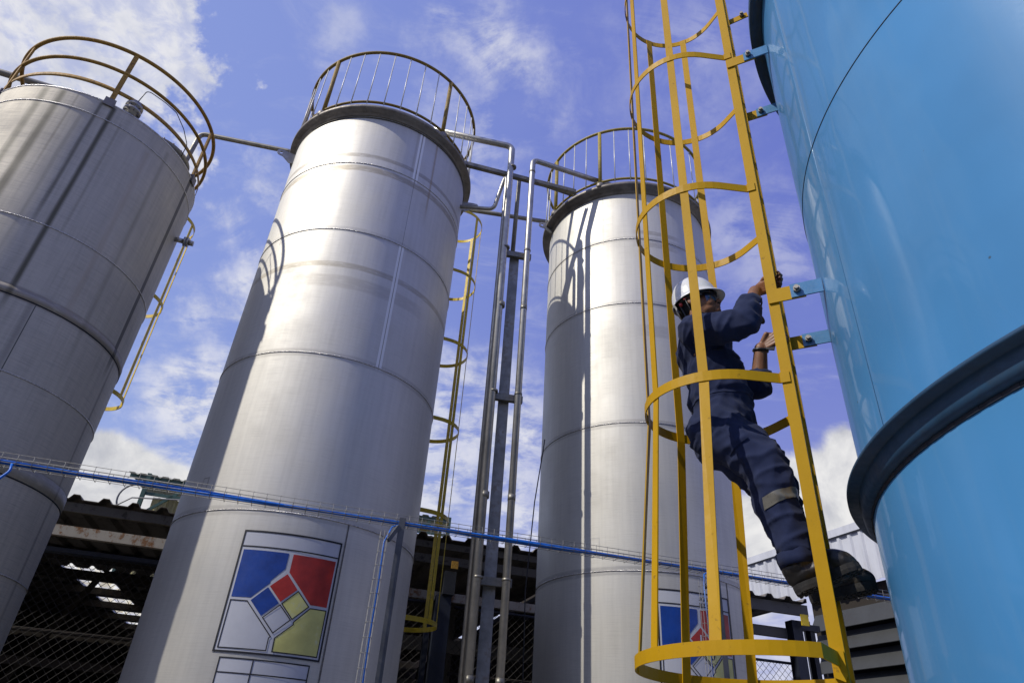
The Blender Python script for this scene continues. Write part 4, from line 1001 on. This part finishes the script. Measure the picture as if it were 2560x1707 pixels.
# safety glasses
gl=MB()
vs=[];fs=[];nx=22
for i in range(nx+1):
    a=-1.25+2.5*i/nx
    for j,(zz,dr) in enumerate(((2.300,-.004),(2.288,.001),(2.275,.002),(2.262,-.001),(2.252-.006*abs(math.sin(a*1.4)),-.005))):
        nose=.012*math.exp(-(a/.16)**2) if j>=3 else 0
        vs.append(PH(.352-(.080+dr)*math.cos(a),(.072+dr)*math.sin(a),zz+nose))
for i in range(nx):
    for j in range(4): fs.append((i*5+j,(i+1)*5+j,(i+1)*5+j+1,i*5+j+1))
lens=obj('safety_glasses',gl.add(vs,fs,True),M['lens'],W)
fr=MB()
for s in(-1,1):
    fr.bar(PH(.330,.0725*s,2.290),PH(.408,.082*s,2.288),.010,.004,V(0,0,1)); 
obj('temple',fr,M['blackpl'],lens)
fr=MB()
for s in(-1,1): fr.bar(PH(.338,.0765*s,2.292),PH(.375,.0805*s,2.291),.004,.003,V(0,0,1))
obj('silver_trim',fr,M['silver'],lens)
br_=MB().tube([PH(.352-.081*math.cos(-1.2+2.4*i/20),.073*math.sin(-1.2+2.4*i/20),2.301) for i in range(21)],.0028,6); obj('brow_bar',br_,M['blackpl'],lens)
mo=MB(); ELh(mo,(.2765,0,2.2395),(.010,.020,.0035)); obj('moustache',mo,M['hair'],W)
# watch on the left wrist
d=(Vector(LW)-Vector(LEl)).normalized(); wc=Vector(LW)-d*.012; c=PP(*wc); D=(RL@d).normalized(); X=D.orthogonal().normalized(); Y=D.cross(X)
ring=[c+X*.034*math.cos(2*PI*k/24)+Y*.034*math.sin(2*PI*k/24) for k in range(24)]
wt=obj('wrist_watch',MB().tube(ring,.0095,8,closed=True),M['blackpl'],W)
wf=c-LE*.020-Ln*.030; obj('watch_face',MB().bar(wf+V(0,0,.006),wf-V(0,0,.008)-Ln*.045,.030,.012,V(0,0,1)),M['blackpl'],wt)
# boots
def boot(w,pitch,dz,dx=0.):
    c,s_=math.cos(pitch),math.sin(pitch)
    def B(x,y,z): # x forward (towards the tank), z up from the sole bottom; pivots on the rung
        x=x*.86+.012+dx; return (-(x*c-z*s_), w+y, .734+dz+x*s_+z*c)
    ank=(.088,w,.90)
    up=MB()
    CP(up,ank,B(-.100,0,.10),.066,.060); EL(up,B(-.105,0,.065),(.055,.043,.045)); CP(up,B(-.08,0,.075),B(.045,0,.062),.055,.043)
    EL(up,B(.080,0,.062),(.078,.052,.050),-pitch); EL(up,B(.02,0,.055),(.09,.043,.040),-pitch); CP(up,B(-.09,0,.11),B(-.02,0,.085),.056,.045)
    m=remesh(up,.0055,4,.5); nv=[]
    for p,n in zip(m.v,m.nrm):
        u,w_,z=uvw(p); k=max(0,1-math.dist((u,z),(.06,.83))/.09)
        nv.append(p+n*(.004*k*math.sin(120*z+60*u)+.002*mnoise.noise(V(u*30,w_*30,z*30))))
    m.v=nv; bo_=obj('boot',m,M['boot'],W)
    # sole outline
    out=[(-.155,0),(-.150,.025),(-.13,.038),(-.09,.042),(-.04,.036),(.0,.037),(.05,.047),(.10,.052),(.135,.042),(.155,.022),(.160,0)]
    out=out+[(a,-b) for a,b in out[-2:0:-1]]
    sb=MB(); n=len(out); vs=[PP(*B(a,b,.0)) for a,b in out]+[PP(*B(a*1.015,b*1.05,.014)) for a,b in out]+[PP(*B(a*1.01,b*1.03,.034)) for a,b in out]
    fs=[tuple(range(n)),tuple(range(3*n-1,2*n-1,-1))]
    for r_ in range(2):
        for k in range(n): k2=(k+1)%n; fs.append((r_*n+k,r_*n+k2,(r_+1)*n+k2,(r_+1)*n+k))
    sb.add(vs,fs)
    for k in range(13):
        xx=-.14+k*.0235
        if -.03<xx<.0: continue
        for yy in(-.026,.002,.03):
            q=PP(*B(xx+(.006 if yy==.002 else 0),yy-.002,-.001)); ax=(PP(*B(1,0,0))-PP(*B(0,0,0))).normalized(); az=(PP(*B(0,0,1))-PP(*B(0,0,0))).normalized()
            sb.box(q,(.013,.018,.007),axes=(ax,LE,az))
    obj('sole',sb,M['sole'],bo_)
    lc=MB()
    for k in range(5):
        x0=.02-.018*k; z0=.105+.012*k
        lc.tube([PP(*B(x0,-.026,z0-.012)),PP(*B(x0+.01,0,z0+.004)),PP(*B(x0,.026,z0-.012))],.003,6)
    obj('laces',lc,M['blackpl'],bo_)
boot(-.118,math.radians(19),.0)
boot(.118,math.radians(9),-.004,.035)
# radio-like pouch hanging from the far forearm is a dark sleeve pad in the photo
# ------------------------------------------------------------------ shift so that the ground is z=0
for o in list(sc.objects):
    if o.parent is None and o.type in('MESH','EMPTY'): o.location.z+=H
# shell materials expect the object origin on the tank axis at ground level
# ------------------------------------------------------------------ camera
cam=bpy.data.cameras.new('camera'); cam.lens=36*1706/2560; cam.sensor_width=36; cam.sensor_fit='HORIZONTAL'; cam.clip_end=2000; cam.clip_start=.05
co=bpy.data.objects.new('camera',cam); col.objects.link(co)
# rows are the world axes expressed in camera space
Mr=((0.997379578171733,-0.07234623035083323,0.),(-0.03922157904656109,-0.5407165207501076,-0.8402900165567795),(0.060791815099322244,0.8380881022553194,-0.5421371487686554))
co.matrix_world=Matrix.Translation((0,0,H))@Matrix(Mr).to_4x4()
sc.camera=co
# ------------------------------------------------------------------ light and sky
sd=V(math.cos(math.radians(SUN_AZ))*math.cos(math.radians(SUN_EL)),math.sin(math.radians(SUN_AZ))*math.cos(math.radians(SUN_EL)),-math.sin(math.radians(SUN_EL)))
su=bpy.data.lights.new('sun','SUN'); su.energy=3.25; su.angle=math.radians(.5); su.color=(1,.955,.88)
so=bpy.data.objects.new('sun',su); col.objects.link(so); so.rotation_euler=sd.to_track_quat('-Z','Y').to_euler(); so.location=(-20,-12,30)
wd=bpy.data.worlds.new('World'); sc.world=wd; wd.use_nodes=True; nt=NT(wd.node_tree); wd.node_tree.nodes.clear()
out=nt.node('ShaderNodeOutputWorld'); bg=nt.node('ShaderNodeBackground'); nt.l.new(bg.outputs[0],out.inputs[0])
sk=nt.node('ShaderNodeTexSky'); sk.sky_type='NISHITA'; sk.sun_disc=False; sk.sun_elevation=math.radians(SUN_EL); sk.sun_rotation=math.radians(240); sk.air_density=1.; sk.dust_density=.6; sk.ozone_density=2.
gen=nt.node('ShaderNodeTexCoord').outputs['Generated']
sep=nt.node('ShaderNodeSeparateXYZ'); nt.l.new(gen,sep.inputs[0]); dx,dy,dz=sep.outputs
zz=nt.math('ADD',nt.math('MAXIMUM',dz,0.),.22)
cb_=nt.node('ShaderNodeCombineXYZ'); nt.set(cb_.inputs[0],nt.math('DIVIDE',dx,zz)); nt.set(cb_.inputs[1],nt.math('DIVIDE',dy,zz)); pv=cb_.outputs[0]
big=nt.noise(pv,1.1,7,.62,.3); wis=nt.noise(nt.scale(pv,(1.6,3.6,1)),2.2,9,.72,.9); fin=nt.noise(pv,9,7,.62,.25); puf=nt.noise(gen,7,9,.6,.3)
cells=nt.noise(pv,26,5,.6,.4)
wn=nt.node('ShaderNodeTexNoise'); nt.l.new(gen,wn.inputs['Vector']); wn.inputs['Scale'].default_value=6.; wn.inputs['Detail'].default_value=7; wn.inputs['Roughness'].default_value=.62
warp=nt.vmath('ADD',gen,nt.vmath('MULTIPLY',nt.vmath('SUBTRACT',wn.outputs['Color'],(.5,.5,.5)),(.34,.34,.34)))
def blob(c,r0,r1): return nt.smooth(nt.vmath('DISTANCE',warp,tuple(c)),r1,r0)
def add(a,b): return nt.math('ADD',a,b)
def mul(a,b): return nt.math('MULTIPLY',a,b)
# thin general haze of wisps
m=mul(nt.smooth(wis,.49,.82),.32)
m=add(m,mul(nt.smooth(big,.5,.8),.14))
# large mottled bank, upper left
bank=nt.math('MAXIMUM',blob((-.60,.46,.655),.12,.31),blob((-.52,.44,.73),.02,.16))
edge=nt.smooth(add(bank,mul(nt.math('SUBTRACT',fin,.5),1.1)),.28,.52)
m=nt.math('MAXIMUM',m,mul(edge,add(.55,mul(nt.smooth(cells,.35,.62),.45))))
# separate puffs and streaks
for c,r0,r1,a in (((-.063,.537,.841),.01,.09,.75),((-.031,.639,.768),.01,.11,.55),((-.237,.558,.795),.0,.08,.45),((-.411,.692,.593),.0,.055,.75),((-.403,.717,.569),.0,.05,.75),((-.352,.677,.647),.0,.05,.6),
    ((-.398,.756,.519),.01,.075,.9),((-.35,.79,.50),.01,.07,.9),((-.44,.811,.386),.02,.11,.95),((-.40,.83,.40),.02,.10,.95),((-.38,.845,.35),.02,.09,.9),((-.056,.872,.485),.02,.13,.85),((-.026,.904,.426),.03,.15,.9),((.027,.949,.315),.03,.12,.85),((-.1,.93,.34),.03,.12,.85),((.302,.697,.65),.02,.13,.4),((.22,.54,.81),.03,.14,.28)):
    f=mul(blob(c,r0*.5,r1*1.15),nt.smooth(add(mul(fin,.5),mul(wis,.5)),.40,.56))
    m=nt.math('MAXIMUM',m,mul(f,a*.95))
# bright cumulus near the horizon
def blob2(c,r0,r1): return nt.smooth(nt.vmath('DISTANCE',gen,tuple(c)),r1,r0)
cum=nt.math('MAXIMUM',nt.math('MAXIMUM',blob2((-.495,.835,.245),.05,.14),blob2((-.44,.865,.235),.05,.13)),nt.math('MAXIMUM',blob2((.425,.85,.33),.02,.14),blob2((.33,.90,.28),.02,.13)))
cum=nt.math('MAXIMUM',cum,blob2((.45,.82,.38),.0,.08))
cf=nt.smooth(add(cum,mul(nt.math('SUBTRACT',puf,.5),1.3)),.30,.60)
shade=nt.smooth(nt.noise(gen,11,8,.6,.4),.3,.66)
lowhz=mul(nt.smooth(dz,.42,.12),nt.smooth(add(big,mul(fin,.3)),.45,.72))
m=nt.math('MAXIMUM',m,mul(lowhz,.7))
# sky colour: physical sky pushed slightly to the violet blue of the photo
azr=nt.smooth(add(dx,mul(dz,.1)),-.45,.42)
grad=nt.mix(azr,(2.4,3.2,6.9),(1.5,1.95,5.8))
grad=nt.mix(nt.smooth(dz,.62,.2),grad,nt.mix(azr,(2.9,3.9,7.3),(2.5,2.9,6.4)))
skyc=nt.mix(.9,nt.mix(1.,sk.outputs[0],(1.2,.95,1.0),'MULTIPLY'),grad)
cloudc=nt.mix(nt.smooth(fin,.35,.65),(5.8,6.0,6.9),(7.6,7.6,8.0))
cc=nt.mix(m,skyc,cloudc)
cumc=nt.mix(shade,(4.6,4.7,5.1),(8.2,8.1,7.9))
cc=nt.mix(mul(cf,.95),cc,cumc)
gnd=nt.mix(nt.smooth(dz,-.02,.0),(1.6,1.5,1.35),cc)
nt.l.new(gnd,bg.inputs[0]); bg.inputs[1].default_value=.108
# ------------------------------------------------------------------ render settings
sc.render.engine='CYCLES'; sc.view_settings.view_transform='Standard'; sc.view_settings.look='None'; sc.view_settings.exposure=0; sc.view_settings.gamma=1
sc.cycles.use_denoising=True; sc.cycles.max_bounces=8; sc.cycles.caustics_reflective=False; sc.cycles.caustics_refractive=False; sc.cycles.sample_clamp_indirect=6
